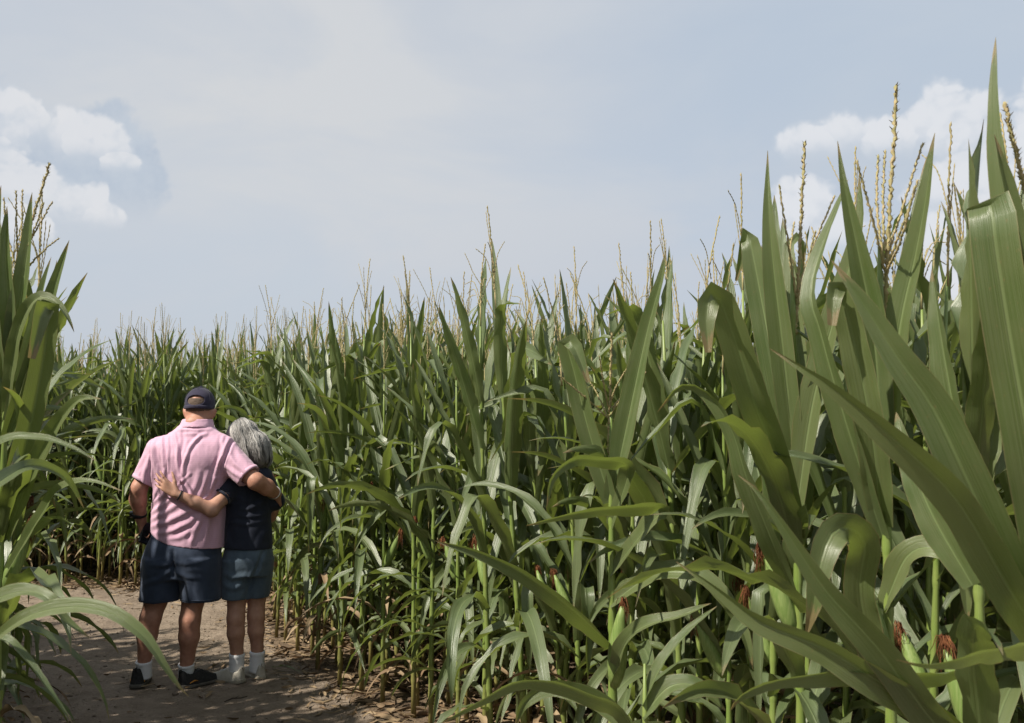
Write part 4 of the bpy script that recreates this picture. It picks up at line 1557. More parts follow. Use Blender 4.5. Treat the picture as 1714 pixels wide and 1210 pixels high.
M_SKIN = simple_mat("skin", (0.36, 0.172, 0.118), (0.44, 0.228, 0.158), 28, 0.55, 0.0006, 0.35, 5, sss=0.08)
M_SKINW = simple_mat("skin_fair", (0.39, 0.205, 0.145), (0.47, 0.268, 0.190), 28, 0.55, 0.0006, 0.35, 5, sss=0.08)
M_PINK = fabric("pink_jersey", (0.54, 0.325, 0.435), (0.59, 0.365, 0.475), 0.75, 700, (0.0115, (0.78, 0.50, 0.59), 0.16), 0.2)
M_NAVY = fabric("navy_jersey", (0.016, 0.020, 0.034), (0.026, 0.031, 0.050), 0.9, 600, None, 0.1)
M_CAP = fabric("navy_twill", (0.020, 0.018, 0.036), (0.034, 0.030, 0.055), 0.85, 500, None, 0.1)
M_SHORTS = fabric("navy_cotton", (0.026, 0.038, 0.066), (0.038, 0.053, 0.088), 0.85, 500, None, 0.15)
M_DENIM = fabric("blue_denim", (0.062, 0.090, 0.124), (0.094, 0.130, 0.168), 0.9, 450, None, 0.15, 14)
M_SOCK = simple_mat("sock_knit", (0.62, 0.62, 0.64), (0.72, 0.72, 0.73), 260, 0.95, 0.002, 0.1)
M_BLACK = simple_mat("black_shoe_mesh", (0.016, 0.016, 0.017), (0.034, 0.033, 0.032), 90, 0.8, 0.001, 0.25)
M_SOLE = simple_mat("grey_rubber", (0.085, 0.078, 0.066), (0.13, 0.118, 0.10), 30, 0.85, 0.001, 0.2)
M_ORANGE = simple_mat("orange_trim", (0.55, 0.22, 0.03), (0.60, 0.27, 0.05), 30, 0.6)
M_CREAM = simple_mat("cream_leather", (0.36, 0.335, 0.28), (0.45, 0.42, 0.36), 25, 0.6, 0.0008, 0.3)
M_CSOLE = simple_mat("cream_rubber", (0.26, 0.235, 0.185), (0.34, 0.31, 0.25), 30, 0.8, 0.001, 0.2)
M_GLOSS = simple_mat("black_plastic", (0.010, 0.010, 0.011), (0.016, 0.016, 0.018), 20, 0.18, 0, 0.6)
M_RUBBER = simple_mat("black_rubber", (0.012, 0.012, 0.013), (0.02, 0.02, 0.02), 20, 0.6, 0, 0.4)
M_METAL, _g, _p, _o = new_mat("steel")
_p.inputs["Metallic"].default_value = 1.0
_p.inputs["Roughness"].default_value = 0.28
_p.inputs["Base Color"].default_value = (0.62, 0.60, 0.56, 1)


def hair_material():
    m, g, p, out = new_mat("grey_hair")
    tone = attr(g, "tone")
    col = g.mix(g.ss(tone, 0.0, 1.0), (0.070, 0.062, 0.055), (0.40, 0.385, 0.365))
    g.put(p.inputs["Base Color"], col)
    p.inputs["Roughness"].default_value = 0.42
    p.inputs["Specular IOR Level"].default_value = 0.6
    return m


M_HAIR = hair_material()
M_STUBBLE = simple_mat("cropped_hair", (0.085, 0.060, 0.046), (0.135, 0.098, 0.075), 240, 0.8, 0.001, 0.2)


def shoe(parent, heel, yaw, L, upper, sole, lace, trim=None, high=0.07, k=1.0):
    """low shoe with sole, laces and heel tab; heel is the rear bottom point"""
    root_M = Matrix.Translation(Vector(heel)) @ Matrix.Rotation(yaw, 4, "Z")
    w = 0.047 * k
    F = Field((-0.07, -0.02, -0.005), (0.07, L + 0.02, 0.14), 0.0045)

    def outline(Y):
        t = np.clip(Y / L, 0, 1)
        return w * np.interp(t, [0, 0.06, 0.2, 0.45, 0.7, 0.88, 0.97, 1], [0.45, 0.72, 0.80, 0.80, 1.0, 0.86, 0.55, 0.2])

    def top(Y):
        return np.interp(Y / L, [0, 0.04, 0.12, 0.30, 0.45, 0.62, 0.85, 1.0], [high, high + 0.022, high + 0.004, high - 0.008, high + 0.006, high - 0.016, 0.050, 0.036])

    def up(X, Y, Z):
        o = outline(Y)
        z = np.clip((Z - 0.02) / (top(Y) - 0.02), 0, 1)
        wz = o * (1.0 - 0.42 * z**1.8)
        return np.maximum(np.maximum(np.maximum(np.abs(X) - wz, Z - top(Y)), 0.012 - Z), np.maximum(-Y, Y - L)) * 0.8

    F.put((-0.06, 0, 0.0), (0.06, L, 0.12), up, 0.006)
    F.ell((0, L * 0.22, high + 0.022), (0.027, 0.050, 0.045), 0.006, op="cut")
    V, Q = F.surf(3)
    V = V + vnormals(V, Q) * (0.0016 * fbm(V * 90, 2))[:, None]
    tf = lambda A: A @ np.array(root_M)[:3, :3].T + np.array(root_M)[:3, 3]
    s = obj("shoe", mesh_np("shoe", tf(V), Q, upper), parent)
    F = Field((-0.07, -0.02, -0.008), (0.07, L + 0.03, 0.06), 0.0045)

    def so(X, Y, Z):
        o = outline((Y + 0.004) * L / (L + 0.010)) + 0.0045
        zt = np.interp(Y / L, [0, 0.3, 0.6, 1], [0.030, 0.022, 0.020, 0.026])
        zb = np.interp(Y / L, [-0.05, 0.05, 0.8, 1.05], [0.006, 0.0, 0.0, 0.016])
        tread = np.where(np.sin(Y * 2 * math.pi / 0.018) > 0.3, 0.0, 0.003)
        return np.maximum(np.maximum(np.abs(X) - o, Z - zt), np.maximum(zb + tread - Z, np.maximum(-Y - 0.006, Y - L - 0.006))) * 0.8

    F.put((-0.06, 0, 0), (0.06, L, 0.04), so, 0.004)
    V, Q = F.surf(2)
    obj("sole", mesh_np("sole", tf(V), Q, sole), s)
    for i in range(5):
        y = L * (0.40 + 0.07 * i)
        z = float(top(np.array([y]))[0]) + 0.001
        ww = float(outline(np.array([y]))[0]) * 0.52
        pts = np.array([(-ww, y - 0.004, z - 0.010), (-ww * 0.5, y, z + 0.001), (0, y + 0.003, z + 0.003), (ww * 0.5, y, z + 0.001), (ww, y - 0.004, z - 0.010)])
        V, Q, T, uv = tube(tf(pts), 0.0028, 5)
        obj("lace", mesh_np("lace", V, [Q, T], lace, uv), s)
    V, Q, T, uv = tube(tf(np.array([(0, 0.012, high + 0.005), (0, 0.004, high + 0.024), (0, -0.006, high + 0.026), (0, -0.004, high + 0.004)])), 0.006, 6)
    obj("pull_tab", mesh_np("pull_tab", V, [Q, T], upper, uv), s)
    if trim is not None:
        for sx in (-1, 1):
            o = lambda y: float(outline(np.array([y]))[0])
            pts = np.array([(sx * (o(y) * 1.0 + 0.0005), y, z) for y, z in ((L * 0.14, 0.036), (L * 0.24, 0.045), (L * 0.34, 0.040))])
            V, Q, T, uv = tube(tf(pts), [0.003, 0.0045, 0.002], 5)
            obj("trim", mesh_np("trim", V, [Q, T], trim, uv), s)
    return s


def sock(parent, lo, hi, r1, r2):
    lo, hi = np.array(lo, float), np.array(hi, float)
    P = lo + np.outer(np.linspace(0, 1, 12), hi - lo)
    n = 12
    rr = np.interp(np.linspace(0, 1, n), [0, 1], [r1, r2]) + 0.0012 * np.sin(np.arange(n) * 2.1)
    rr[-2] += 0.002
    V, Q, T, uv = tube(P, rr, 20)
    return obj("sock", mesh_np("sock", V, [Q, T], M_SOCK, uv), parent)


MAN_Y, WOM_Y = 6.12, 6.22


def px_x(px, Y):
    return (px - 857) / 1668.0 * Y


def build_man():
    X0 = px_x(310, MAN_Y)
    man = thing("person", "broad man in pink polo shirt, navy shorts and dark cap, hugging the woman", "person", (X0, MAN_Y, 0))
    x = lambda px: (px - 310) / 1668.0 * MAN_Y
    # ---- body
    F = Field((-0.42, -0.24, 0.03), (0.70, 0.40, 1.82), 0.0058)
    F.loft([(0.74, 0.0, 0.02, 0.16, 0.11), (0.95, 0.02, 0.02, 0.18, 0.125), (1.15, 0.03, 0.03, 0.19, 0.14), (1.35, 0.045, 0.01, 0.20, 0.11), (1.50, 0.06, 0.0, 0.17, 0.065), (1.56, 0.07, 0.0, 0.09, 0.055)], 0.03)
    tr, e = head(F, (0.078, 0.055, 1.688), 0.0, 0.02, -0.10, 1.04)
    F.chain([(0.07, -0.01, 1.48), (0.075, 0.005, 1.58), (0.078, 0.03, 1.66)], [0.078, 0.073, 0.070], 0.03)
    F.ell((0.076, -0.045, 1.615), (0.060, 0.030, 0.030), 0.03)
    sh, el, wr = (-0.165, 0.0, 1.43), (-0.262, -0.035, 1.205), (-0.274, 0.055, 1.0)
    F.chain([sh, (-0.208, -0.018, 1.33), el], [0.052, 0.050, 0.050], 0.02)
    F.chain([el, (-0.272, -0.015, 1.14), wr], [0.048, 0.050, 0.033], 0.02)
    F.ell((-0.262, -0.068, 1.215), (0.024, 0.018, 0.026), 0.02)
    hand(F, wr, (0.14, 0.20, -1), (0.15, 1, 0.2), (-1, 0.1, 0.0), 0.19, thumb=(0.5, 1.4), r=0.0098,
         curls=[(34, 42, 26), (42, 52, 30), (48, 56, 34), (52, 58, 34)], spread=0.1)
    sh2, el2, wr2 = (0.26, -0.01, 1.45), (0.470, -0.085, 1.255), (0.558, 0.085, 1.165)
    F.chain([sh2, (0.362, -0.050, 1.340), el2], [0.050, 0.051, 0.051], 0.02)
    F.chain([el2, (0.520, -0.015, 1.215), wr2], [0.053, 0.050, 0.034], 0.02)
    hand(F, wr2, (0.12, 0.80, -0.62), (-0.2, 0.5, 0.8), (1, -0.1, 0.2), 0.185, curls=[(25, 30, 20), (30, 35, 25), (35, 40, 25), (40, 40, 25)], thumb=(0.5, 0.8), r=0.0098)
    for pts, rad in (([(-0.10, 0.0, 0.85), (-0.150, -0.005, 0.52), (-0.172, -0.030, 0.42), (-0.192, -0.025, 0.32), (-0.210, 0.0, 0.20), (-0.218, 0.0, 0.13), (-0.222, 0.02, 0.07)], [0.10, 0.071, 0.067, 0.066, 0.047, 0.041, 0.040]),
                     ([(0.11, 0.0, 0.85), (0.078, -0.005, 0.52), (0.070, -0.034, 0.41), (0.066, -0.030, 0.31), (0.050, 0.0, 0.18), (0.042, 0.0, 0.12), (0.040, 0.02, 0.06)], [0.10, 0.070, 0.067, 0.066, 0.046, 0.042, 0.040])):
        F.chain(pts, np.array(rad) - 0.004, 0.016)
    V, Q = F.surf(5)
    obj("body", mesh_np("body", V, Q, M_SKIN), man)

    # ---- cropped hair and cap
    H = Field((-0.04, -0.10, 1.60), (0.20, 0.20, 1.82), 0.004)
    H.ell(tr(0, -0.013, 0.035), (0.084, 0.1035, 0.100), 0.01, rot=e)
    H.clip(lambda X, Y, Z: np.maximum(1.648 + 0.35 * np.abs(X - 0.078) ** 1.5 + 0.6 * np.clip(Y - 0.02, 0, 1) - Z, Z - 1.765))
    V, Q = H.surf(2)
    V = V + vnormals(V, Q) * (0.0022 * fbm(V * 160, 2))[:, None]
    obj("hair", mesh_np("hair", V, Q, M_STUBBLE), man)
    Cp = Field((-0.05, -0.12, 1.64), (0.22, 0.24, 1.84), 0.004)
    Cp.ell(tr(0, -0.010, 0.040), (0.0905, 0.113, 0.104), 0.01, rot=e)
    Cp.ell(tr(0, -0.010, 0.034), (0.085, 0.107, 0.098), 0.003, op="cut", rot=e)
    Cp.clip(lambda X, Y, Z: 1.692 - 0.05 * (Y - 0.04) - Z)
    Cp.ell(tr(0.0, -0.13, 0.050), (0.058, 0.082, 0.030), 0.002, op="cut", rot=Euler((0, 0, 0)))
    Cp.put((0, -0.12, 1.69), (0.16, 0, 1.73), lambda X, Y, Z: np.maximum(np.abs(Z - (1.706 - 0.04 * (Y - 0.04))) - 0.010,
           np.abs(np.sqrt(((X - 0.078) / 0.0895) ** 2 + ((Y - 0.045) / 0.113) ** 2) - 1) * 0.09 - 0.0035) + np.where(Y < 0.02, 0, 0.1), 0.002)
    cap = garment("cap", Cp, M_CAP, man, noise=[((26, 26, 26), 0.0016, 3)], relax=2)
    V, Q, T, uv = tube(np.array([tr(0, -0.012, 0.140), tr(0, -0.012, 0.146), tr(0, -0.012, 0.1490)]), [0.0085, 0.0085, 0.004], 10)
    obj("button", mesh_np("button", V, [Q, T], M_CAP, uv), cap)
    for a in (-2.6, -1.571, -0.55, 0.55, 1.571, 2.6):
        pts = []
        for q in np.linspace(0.42, 0.0, 9) if abs(a + 1.571) < 0.1 else np.linspace(0.95, 0.0, 12):
            th = q * math.pi / 2
            pts.append(tr(0.0915 * math.sin(th) * math.cos(a), -0.010 + 0.114 * math.sin(th) * math.sin(a), 0.040 + 0.105 * math.cos(th)))
        V, Q, T, uv = tube(np.array(pts), 0.0014, 4)
        obj("seam", mesh_np("seam", V, [Q, T], M_CAP, uv), cap)
    B = Field((-0.06, 0.06, 1.62), (0.22, 0.28, 1.78), 0.004)

    def brim(X, Y, Z):
        u = X - 0.078
        r = np.sqrt((u / 0.088) ** 2 + ((Y - 0.10) / 0.125) ** 2)
        return np.maximum(np.maximum((r - 1) * 0.09, 0.085 - Y + 0.04 - 0.6 * np.abs(u)), np.abs(Z - (1.706 - 0.22 * (Y - 0.12) - 2.6 * u * u)) - 0.004)

    B.put((-0.03, 0.07, 1.64), (0.19, 0.25, 1.76), brim, 0.003)
    V, Q = B.surf(1)
    obj("brim", mesh_np("brim", V, Q, M_CAP), cap)

    # ---- polo shirt
    S = Field((-0.36, -0.24, 0.78), (0.56, 0.26, 1.66), 0.0050)
    S.loft([(0.79, 0.030, 0.02, 0.222, 0.165), (0.95, 0.028, 0.022, 0.222, 0.170), (1.05, 0.030, 0.025, 0.223, 0.178), (1.16, 0.036, 0.022, 0.224, 0.172), (1.28, 0.048, 0.008, 0.228, 0.158),
            (1.40, 0.055, -0.004, 0.236, 0.145), (1.47, 0.056, -0.006, 0.228, 0.122), (1.53, 0.062, -0.004, 0.176, 0.096), (1.58, 0.070, 0.0, 0.116, 0.085), (1.605, 0.074, 0.004, 0.090, 0.080)], 0.02, ex=2.25)
    S.cone((-0.145, -0.005, 1.435), (-0.242, -0.030, 1.235), 0.090, 0.072, 0.045)
    S.cone((0.235, -0.012, 1.445), (0.432, -0.074, 1.270), 0.088, 0.076, 0.045)
    d1 = np.array([-0.115, -0.025, -0.21]); d1 /= np.linalg.norm(d1)
    d2 = np.array([0.19, -0.062, -0.17]); d2 /= np.linalg.norm(d2)
    e1, e2 = np.array([-0.242, -0.03, 1.252]), np.array([0.428, -0.07, 1.285])
    S.clip(lambda X, Y, Z: np.minimum(((X - e1[0]) * d1[0] + (Y - e1[1]) * d1[1] + (Z - e1[2]) * d1[2]), 0.4 * (0.5 - np.maximum((-0.185 - X) * 40, -1.0))) if False else
           np.where((X < -0.165) & (Z < 1.35) & (Z > 1.12), (X - e1[0]) * d1[0] + (Y - e1[1]) * d1[1] + (Z - e1[2]) * d1[2] , -1.0))
    S.clip(lambda X, Y, Z: np.where(X > 0.30, (X - e2[0]) * d2[0] + (Y - e2[1]) * d2[1] + (Z - e2[2]) * d2[2], -1.0))
    hemx = [-0.30, -0.20, -0.12, -0.036, 0.10, 0.25, 0.34]
    hemz = [0.962, 0.955, 0.905, 0.872, 0.853, 0.842, 0.842]
    S.clip(lambda X, Y, Z: np.where(np.abs(X) < 0.6, np.interp(X, hemx, hemz) + 0.10 * np.clip(Y, 0, 1) * 0 - Z, -1))
    S.cone(e1 + d1 * 0.03, e1 - d1 * 0.004, 0.058, 0.056, 0.004, op="cut")
    S.cone(e2 + d2 * 0.03, e2 - d2 * 0.004, 0.062, 0.060, 0.004, op="cut")
    q = lambda pts: [(x(210 + u / 4.482), 1.55 + (718 - (630 + v / 4.482)) / 1668.0 * (MAN_Y - 0.15)) for u, v in pts]
    st = [
        (q([(300, 410), (335, 520), (352, 640)]), 0.0075, 0.009), (q([(350, 400), (385, 520), (392, 690)]), 0.0065, 0.008),
        (q([(402, 390), (450, 500), (470, 640), (482, 760)]), 0.0085, 0.010), (q([(470, 380), (490, 460), (480, 560), (472, 700)]), -0.007, 0.011),
        (q([(600, 420), (540, 520), (508, 640), (500, 760)]), 0.0105, 0.010), (q([(640, 400), (560, 460), (520, 520)]), 0.006, 0.011),
        (q([(800, 430), (792, 560), (745, 660), (690, 840)]), 0.012, 0.011), (q([(830, 440), (812, 540), (770, 640), (735, 720)]), -0.010, 0.010), (q([(765, 420), (778, 520), (752, 620)]), 0.007, 0.009),
        (q([(240, 480), (262, 600), (300, 720), (330, 840)]), 0.006, 0.013), (q([(270, 450), (290, 560), (330, 680)]), -0.005, 0.010),
        (q([(245, 930), (300, 900), (380, 850)]), 0.006, 0.012), (q([(240, 1010), (330, 960), (430, 880)]), 0.006, 0.013), (q([(235, 1060), (350, 1010), (470, 930), (560, 900)]), 0.005, 0.014),
        (q([(250, 1110), (380, 1070), (520, 1000), (610, 950)]), 0.007, 0.015), (q([(310, 1160), (440, 1130), (560, 1070), (640, 1000)]), 0.007, 0.015),
        (q([(370, 1195), (480, 1185), (580, 1130), (650, 1040)]), 0.005, 0.015), (q([(640, 1010), (620, 1080), (585, 1180), (570, 1250)]), 0.008, 0.012),
        (q([(680, 1010), (672, 1120), (660, 1250)]), 0.006, 0.012), (q([(720, 1010), (715, 1130), (712, 1260)]), -0.005, 0.014),
        (q([(620, 700), (600, 800), (560, 880)]), 0.005, 0.016), (q([(680, 700), (650, 800), (620, 880)]), 0.006, 0.013),
        (q([(180, 560), (140, 640), (100, 700)]), 0.005, 0.012), (q([(230, 580), (200, 680), (190, 780)]), 0.007, 0.012), (q([(150, 520), (110, 620), (80, 690)]), 0.004, 0.011),
        (q([(850, 480), (900, 560), (985, 640)]), 0.006, 0.011), (q([(830, 560), (880, 630), (960, 690)]), 0.006, 0.011), (q([(800, 640), (860, 690), (930, 730)]), 0.006, 0.011),
        (q([(215, 400), (238, 560), (236, 760)]), -0.006, 0.0055), (q([(838, 440), (806, 560), (772, 720)]), -0.006, 0.0055),
        (q([(300, 640), (310, 740), (350, 820)]), 0.006, 0.007), (q([(560, 700), (470, 790), (420, 860)]), 0.004, 0.008), (q([(690, 860), (650, 900), (600, 930)]), 0.006, 0.008),
        (q([(500, 400), (560, 395), (640, 410)]), 0.004, 0.012), (q([(430, 370), (540, 372), (660, 372)]), 0.004, 0.008),
    ]
    shirt = garment("polo_shirt", S, M_PINK, man, st, noise=[((9, 9, 4), 0.006, 11), ((34, 34, 16), 0.0026, 4), ((70, 70, 34), 0.0010, 9)], relax=2, fade=lambda V: np.where(np.abs(V[:, 0] - 0.03) < 0.25, V[:, 2] - np.interp(V[:, 0], hemx, hemz), 0.05))
    Cl = Field((-0.06, -0.14, 1.54), (0.21, 0.16, 1.68), 0.0042)
    Cl.loft([(1.574, 0.075, 0.002, 0.110, 0.096), (1.600, 0.076, 0.006, 0.103, 0.091), (1.636, 0.077, 0.014, 0.091, 0.084)], 0.004, ex=2.1)
    Cl.loft([(1.560, 0.075, 0.010, 0.086, 0.078), (1.600, 0.077, 0.016, 0.085, 0.078), (1.66, 0.077, 0.022, 0.085, 0.078)], 0.003, op="cut", ex=2.1)
    Cl.clip(lambda X, Y, Z: 1.583 - 0.10 * (Y + 0.08) - Z)
    garment("collar", Cl, M_PINK, shirt, noise=[((22, 22, 22), 0.003, 7)], relax=2)
    for c, d, r_ in ((e1 - d1 * 0.012, d1, 0.0700), (e2 - d2 * 0.012, d2, 0.0745)):
        ring("cuff", tuple(c), tuple(d), r_, 0.0022, M_PINK, shirt, 5.0, 36)
    # ---- shorts
    T = Field((-0.32, -0.24, 0.49), (0.34, 0.26, 1.02), 0.0062)
    T.loft([(0.66, -0.003, 0.012, 0.225, 0.150), (0.76, -0.002, 0.012, 0.236, 0.166), (0.84, 0.006, 0.012, 0.228, 0.158), (0.91, 0.014, 0.012, 0.206, 0.140), (1.0, 0.02, 0.015, 0.18, 0.125)], 0.02, ex=2.3)
    T.loft([(0.522, -0.132, 0.0, 0.118, 0.128), (0.62, -0.124, 0.004, 0.116, 0.140), (0.78, -0.105, 0.01, 0.110, 0.155)], 0.03, ex=2.3)
    T.loft([(0.522, 0.124, 0.0, 0.119, 0.128), (0.62, 0.118, 0.004, 0.116, 0.140), (0.78, 0.105, 0.01, 0.112, 0.155)], 0.03, ex=2.3)
    T.cone((-0.004, -0.12, 0.80), (-0.004, -0.20, 0.66), 0.004, 0.012, 0.03, op="cut")
    T.loft([(0.50, -0.132, 0.0, 0.108, 0.118), (0.60, -0.13, 0.0, 0.090, 0.10)], 0.003, op="cut")
    T.loft([(0.50, 0.124, 0.0, 0.109, 0.118), (0.60, 0.12, 0.0, 0.090, 0.10)], 0.003, op="cut")
    w = lambda pts: [(x(210 + u / 3.904), 1.55 + (718 - (850 + v / 3.904)) / 1668.0 * (MAN_Y - 0.15)) for u, v in pts]
    st = [(w([(385, 260), (388, 330), (392, 420)]), -0.010, 0.010), (w([(380, 380), (300, 440), (200, 480)]), 0.006, 0.014), (w([(395, 390), (470, 430), (560, 440)]), 0.005, 0.014),
          (w([(390, 330), (330, 350), (250, 350)]), 0.006, 0.014), (w([(400, 330), (470, 340), (560, 330)]), 0.005, 0.014), (w([(210, 150), (230, 230), (240, 300)]), 0.006, 0.014),
          (w([(640, 270), (644, 420), (646, 580)]), 0.005, 0.010), (w([(150, 330), (140, 450), (130, 550)]), 0.005, 0.012), (w([(280, 460), (270, 580), (265, 600)]), 0.005, 0.016), (w([(480, 460), (490, 580)]), 0.005, 0.016)]
    shorts = garment("shorts", T, M_SHORTS, man, st, noise=[((8, 8, 5), 0.007, 31), ((30, 30, 20), 0.002, 5)], relax=2)
    for cx, r_ in ((-0.132, 0.119), (0.124, 0.120)):
        pts = [(cx + r_ * np.sign(math.cos(t)) * abs(math.cos(t)) ** 0.87, 0.129 * np.sign(math.sin(t)) * abs(math.sin(t)) ** 0.87, 0.541) for t in np.linspace(0, 2 * math.pi, 40)]
        tube_obj("hem", pts, 0.0022, M_SHORTS, shorts, 4)
    # ---- socks, shoes
    sock(man, (-0.222, 0.02, 0.055), (-0.218, 0.0, 0.158), 0.048, 0.0475)
    sock(man, (0.040, 0.02, 0.050), (0.042, 0.0, 0.140), 0.048, 0.0475)
    shoe(man, (-0.235, -0.075, 0.004), R(10), 0.30, M_BLACK, M_SOLE, M_BLACK, M_ORANGE, 0.102, 1.1)
    shoe(man, (0.035, -0.085, 0.004), R(-32), 0.30, M_BLACK, M_SOLE, M_BLACK, M_ORANGE, 0.092, 1.1)
    # ---- on the wrists
    b = ring("watch", (-0.279, 0.035, 1.045), (-0.02, 0.35, -1), 0.0415, 0.0035, M_RUBBER, man, 3.4)
    V, Q, T_, uv = tube(np.array([(-0.318, 0.030, 1.046), (-0.336, 0.026, 1.046)]), [0.021, 0.019], 16)
    obj("watch_case", mesh_np("watch_case", V, [Q, T_], M_GLOSS, uv, smooth=False), b)
    ring("bracelet", tuple(np.array(wr2) - np.array([0.012, 0.022, -0.012])), (0.05, 0.9, -0.40), 0.041, 0.004, M_METAL, man, 1.0)
    # ---- phone, held
    P = Field((-0.05, -0.02, -0.09), (0.05, 0.02, 0.09), 0.0028)
    P.put((-0.04, -0.006, -0.08), (0.04, 0.006, 0.08), lambda X, Y, Z: np.sqrt(np.maximum(np.abs(X) - 0.028, 0) ** 2 + np.maximum(np.abs(Y) - 0.0025, 0) ** 2 + np.maximum(np.abs(Z) - 0.060, 0) ** 2) - 0.0068, 0.002)
    V, Q = P.surf(0)
    ph = thing("phone", "black phone gripped in the man's lowered hand beside his shorts", "phone", (X0 - 0.243, MAN_Y + 0.055, 0.925))
    ph.rotation_euler = (R(-14), R(24), R(48))
    obj("case", mesh_np("case", V, Q, M_RUBBER), ph)
    V = np.array([(-0.030, -0.0098, -0.060), (0.030, -0.0098, -0.060), (0.030, -0.0098, 0.060), (-0.030, -0.0098, 0.060), (-0.030, -0.0085, -0.060), (0.030, -0.0085, -0.060), (0.030, -0.0085, 0.060), (-0.030, -0.0085, 0.060)])
    obj("screen", mesh_np("screen", V, np.array([(0, 1, 2, 3), (4, 7, 6, 5), (0, 4, 5, 1), (1, 5, 6, 2), (2, 6, 7, 3), (3, 7, 4, 0)]), M_GLOSS, smooth=False), ph)


def build_woman():
    X0 = px_x(415, WOM_Y)
    wom = thing("person", "grey-haired woman in dark navy tee and denim shorts leaning on the man's shoulder", "person", (X0, WOM_Y, 0))
    x = lambda px: (px - 415) / 1668.0 * WOM_Y
    F = Field((-0.62, -0.34, 0.03), (0.26, 0.28, 1.70), 0.0056)
    F.loft([(0.74, 0.0, 0.02, 0.11, 0.10), (0.95, 0.012, 0.015, 0.115, 0.095), (1.15, 0.015, 0.015, 0.118, 0.09), (1.27, 0.02, 0.01, 0.118, 0.075), (1.35, 0.01, 0.01, 0.06, 0.05)], 0.03)
    C = (-0.035, 0.045, 1.492)
    tr, e = head(F, C, R(28), R(-16), R(-8), 0.94)
    F.chain([(0.015, 0.01, 1.28), (0.0, 0.015, 1.36), (-0.025, 0.035, 1.45)], [0.058, 0.052, 0.052], 0.03)
    sh, el, wr = np.array([-0.060, -0.055, 1.235]), np.array([-0.152, -0.215, 1.085]), np.array([-0.345, -0.290, 1.185])
    F.chain([sh, (sh + el) / 2, el], [0.050, 0.048, 0.043], 0.02)
    F.chain([el, el * 0.55 + wr * 0.45, wr], [0.042, 0.038, 0.026], 0.02)
    F.ell(el + np.array([0.012, -0.012, -0.010]), (0.03, 0.026, 0.026), 0.02)
    hand(F, wr, (-0.80, -0.05, 0.62), (0.60, -0.10, 0.80), (0.0, -1, -0.05), 0.178, curls=[(4, 10, 8), (6, 12, 8), (8, 12, 8), (10, 12, 8)], spread=0.22, thumb=(0.80, 0.3), r=0.0100)
    F.chain([(0.125, 0.02, 1.27), (0.165, 0.08, 1.10), (0.12, 0.19, 1.0)], [0.045, 0.040, 0.028], 0.02)
    hand(F, (0.12, 0.19, 1.0), (-0.8, 0.35, 0.1), (0, 0.2, 1), (0.3, 1, 0), 0.172, r=0.008)
    for pts, rad in (([(-0.05, 0.0, 0.82), (-0.045, -0.005, 0.52), (-0.043, -0.028, 0.40), (-0.042, -0.025, 0.31), (-0.040, 0.0, 0.19), (-0.040, 0.0, 0.12), (-0.045, 0.01, 0.06)], [0.08, 0.062, 0.057, 0.056, 0.041, 0.036, 0.036]),
                     ([(0.06, 0.06, 0.82), (0.062, 0.06, 0.52), (0.064, 0.042, 0.40), (0.066, 0.045, 0.31), (0.070, 0.065, 0.20), (0.072, 0.065, 0.12), (0.066, 0.08, 0.06)], [0.08, 0.060, 0.056, 0.054, 0.040, 0.036, 0.036])):
        F.chain(pts, np.array(rad) - 0.003, 0.016)
    V, Q = F.surf(4)
    obj("body", mesh_np("body", V, Q, M_SKINW), wom)

    # ---- tee
    S = Field((-0.24, -0.26, 0.78), (0.26, 0.22, 1.44), 0.0060)
    S.loft([(0.79, 0.012, 0.02, 0.152, 0.140), (0.90, 0.012, 0.02, 0.149, 0.135), (1.02, 0.010, 0.018, 0.140, 0.124), (1.14, 0.014, 0.014, 0.143, 0.118), (1.25, 0.020, 0.010, 0.146, 0.102), (1.31, 0.022, 0.010, 0.125, 0.082), (1.36, 0.010, 0.012, 0.078, 0.068), (1.385, 0.003, 0.014, 0.064, 0.060)], 0.02, ex=2.2)
    S.cone((-0.055, -0.035, 1.245), (-0.128, -0.145, 1.145), 0.072, 0.064, 0.03)
    S.cone((0.095, 0.01, 1.26), (0.168, 0.06, 1.12), 0.064, 0.062, 0.03)
    dd = np.array([-0.10, -0.16, -0.145]); dd /= np.linalg.norm(dd)
    ee = np.array([-0.122, -0.150, 1.150])
    S.clip(lambda X, Y, Z: np.where((X < 0.0) & (Y < -0.04) & (Z > 1.06), (X - ee[0]) * dd[0] + (Y - ee[1]) * dd[1] + (Z - ee[2]) * dd[2], -1))
    S.clip(lambda X, Y, Z: 0.828 - 0.02 * (X - 0.0) - Z)
    S.cone(ee + dd * 0.03, ee - dd * 0.025, 0.056, 0.052, 0.004, op="cut")
    q = lambda pts: [(x(210 + u / 4.482), 1.55 + (718 - (630 + v / 4.482)) / 1668.0 * (WOM_Y - 0.1)) for u, v in pts]
    st = [(q([(1080, 900), (1000, 960), (900, 980)]), 0.006, 0.014), (q([(1085, 1010), (1000, 1030), (880, 1010)]), 0.007, 0.014), (q([(1080, 1060), (960, 1080), (800, 1060)]), 0.006, 0.014),
          (q([(900, 800), (930, 900), (900, 1000)]), 0.005, 0.016), (q([(1000, 820), (980, 900), (990, 1000)]), 0.005, 0.016), (q([(830, 830), (860, 880), (930, 900)]), 0.005, 0.012),
          (q([(1100, 1120), (1060, 1200), (1040, 1280)]), 0.006, 0.016), (q([(800, 1100), (820, 1200), (800, 1270)]), 0.005, 0.016)]
    tee = garment("tee", S, M_NAVY, wom, st, noise=[((10, 10, 6), 0.006, 41), ((34, 34, 24), 0.002, 6)], relax=2, fade=lambda V: V[:, 2] - 0.828)
    ring("cuff", tuple(ee - dd * 0.008), tuple(dd), 0.0615, 0.002, M_NAVY, tee, 4.0, 32)
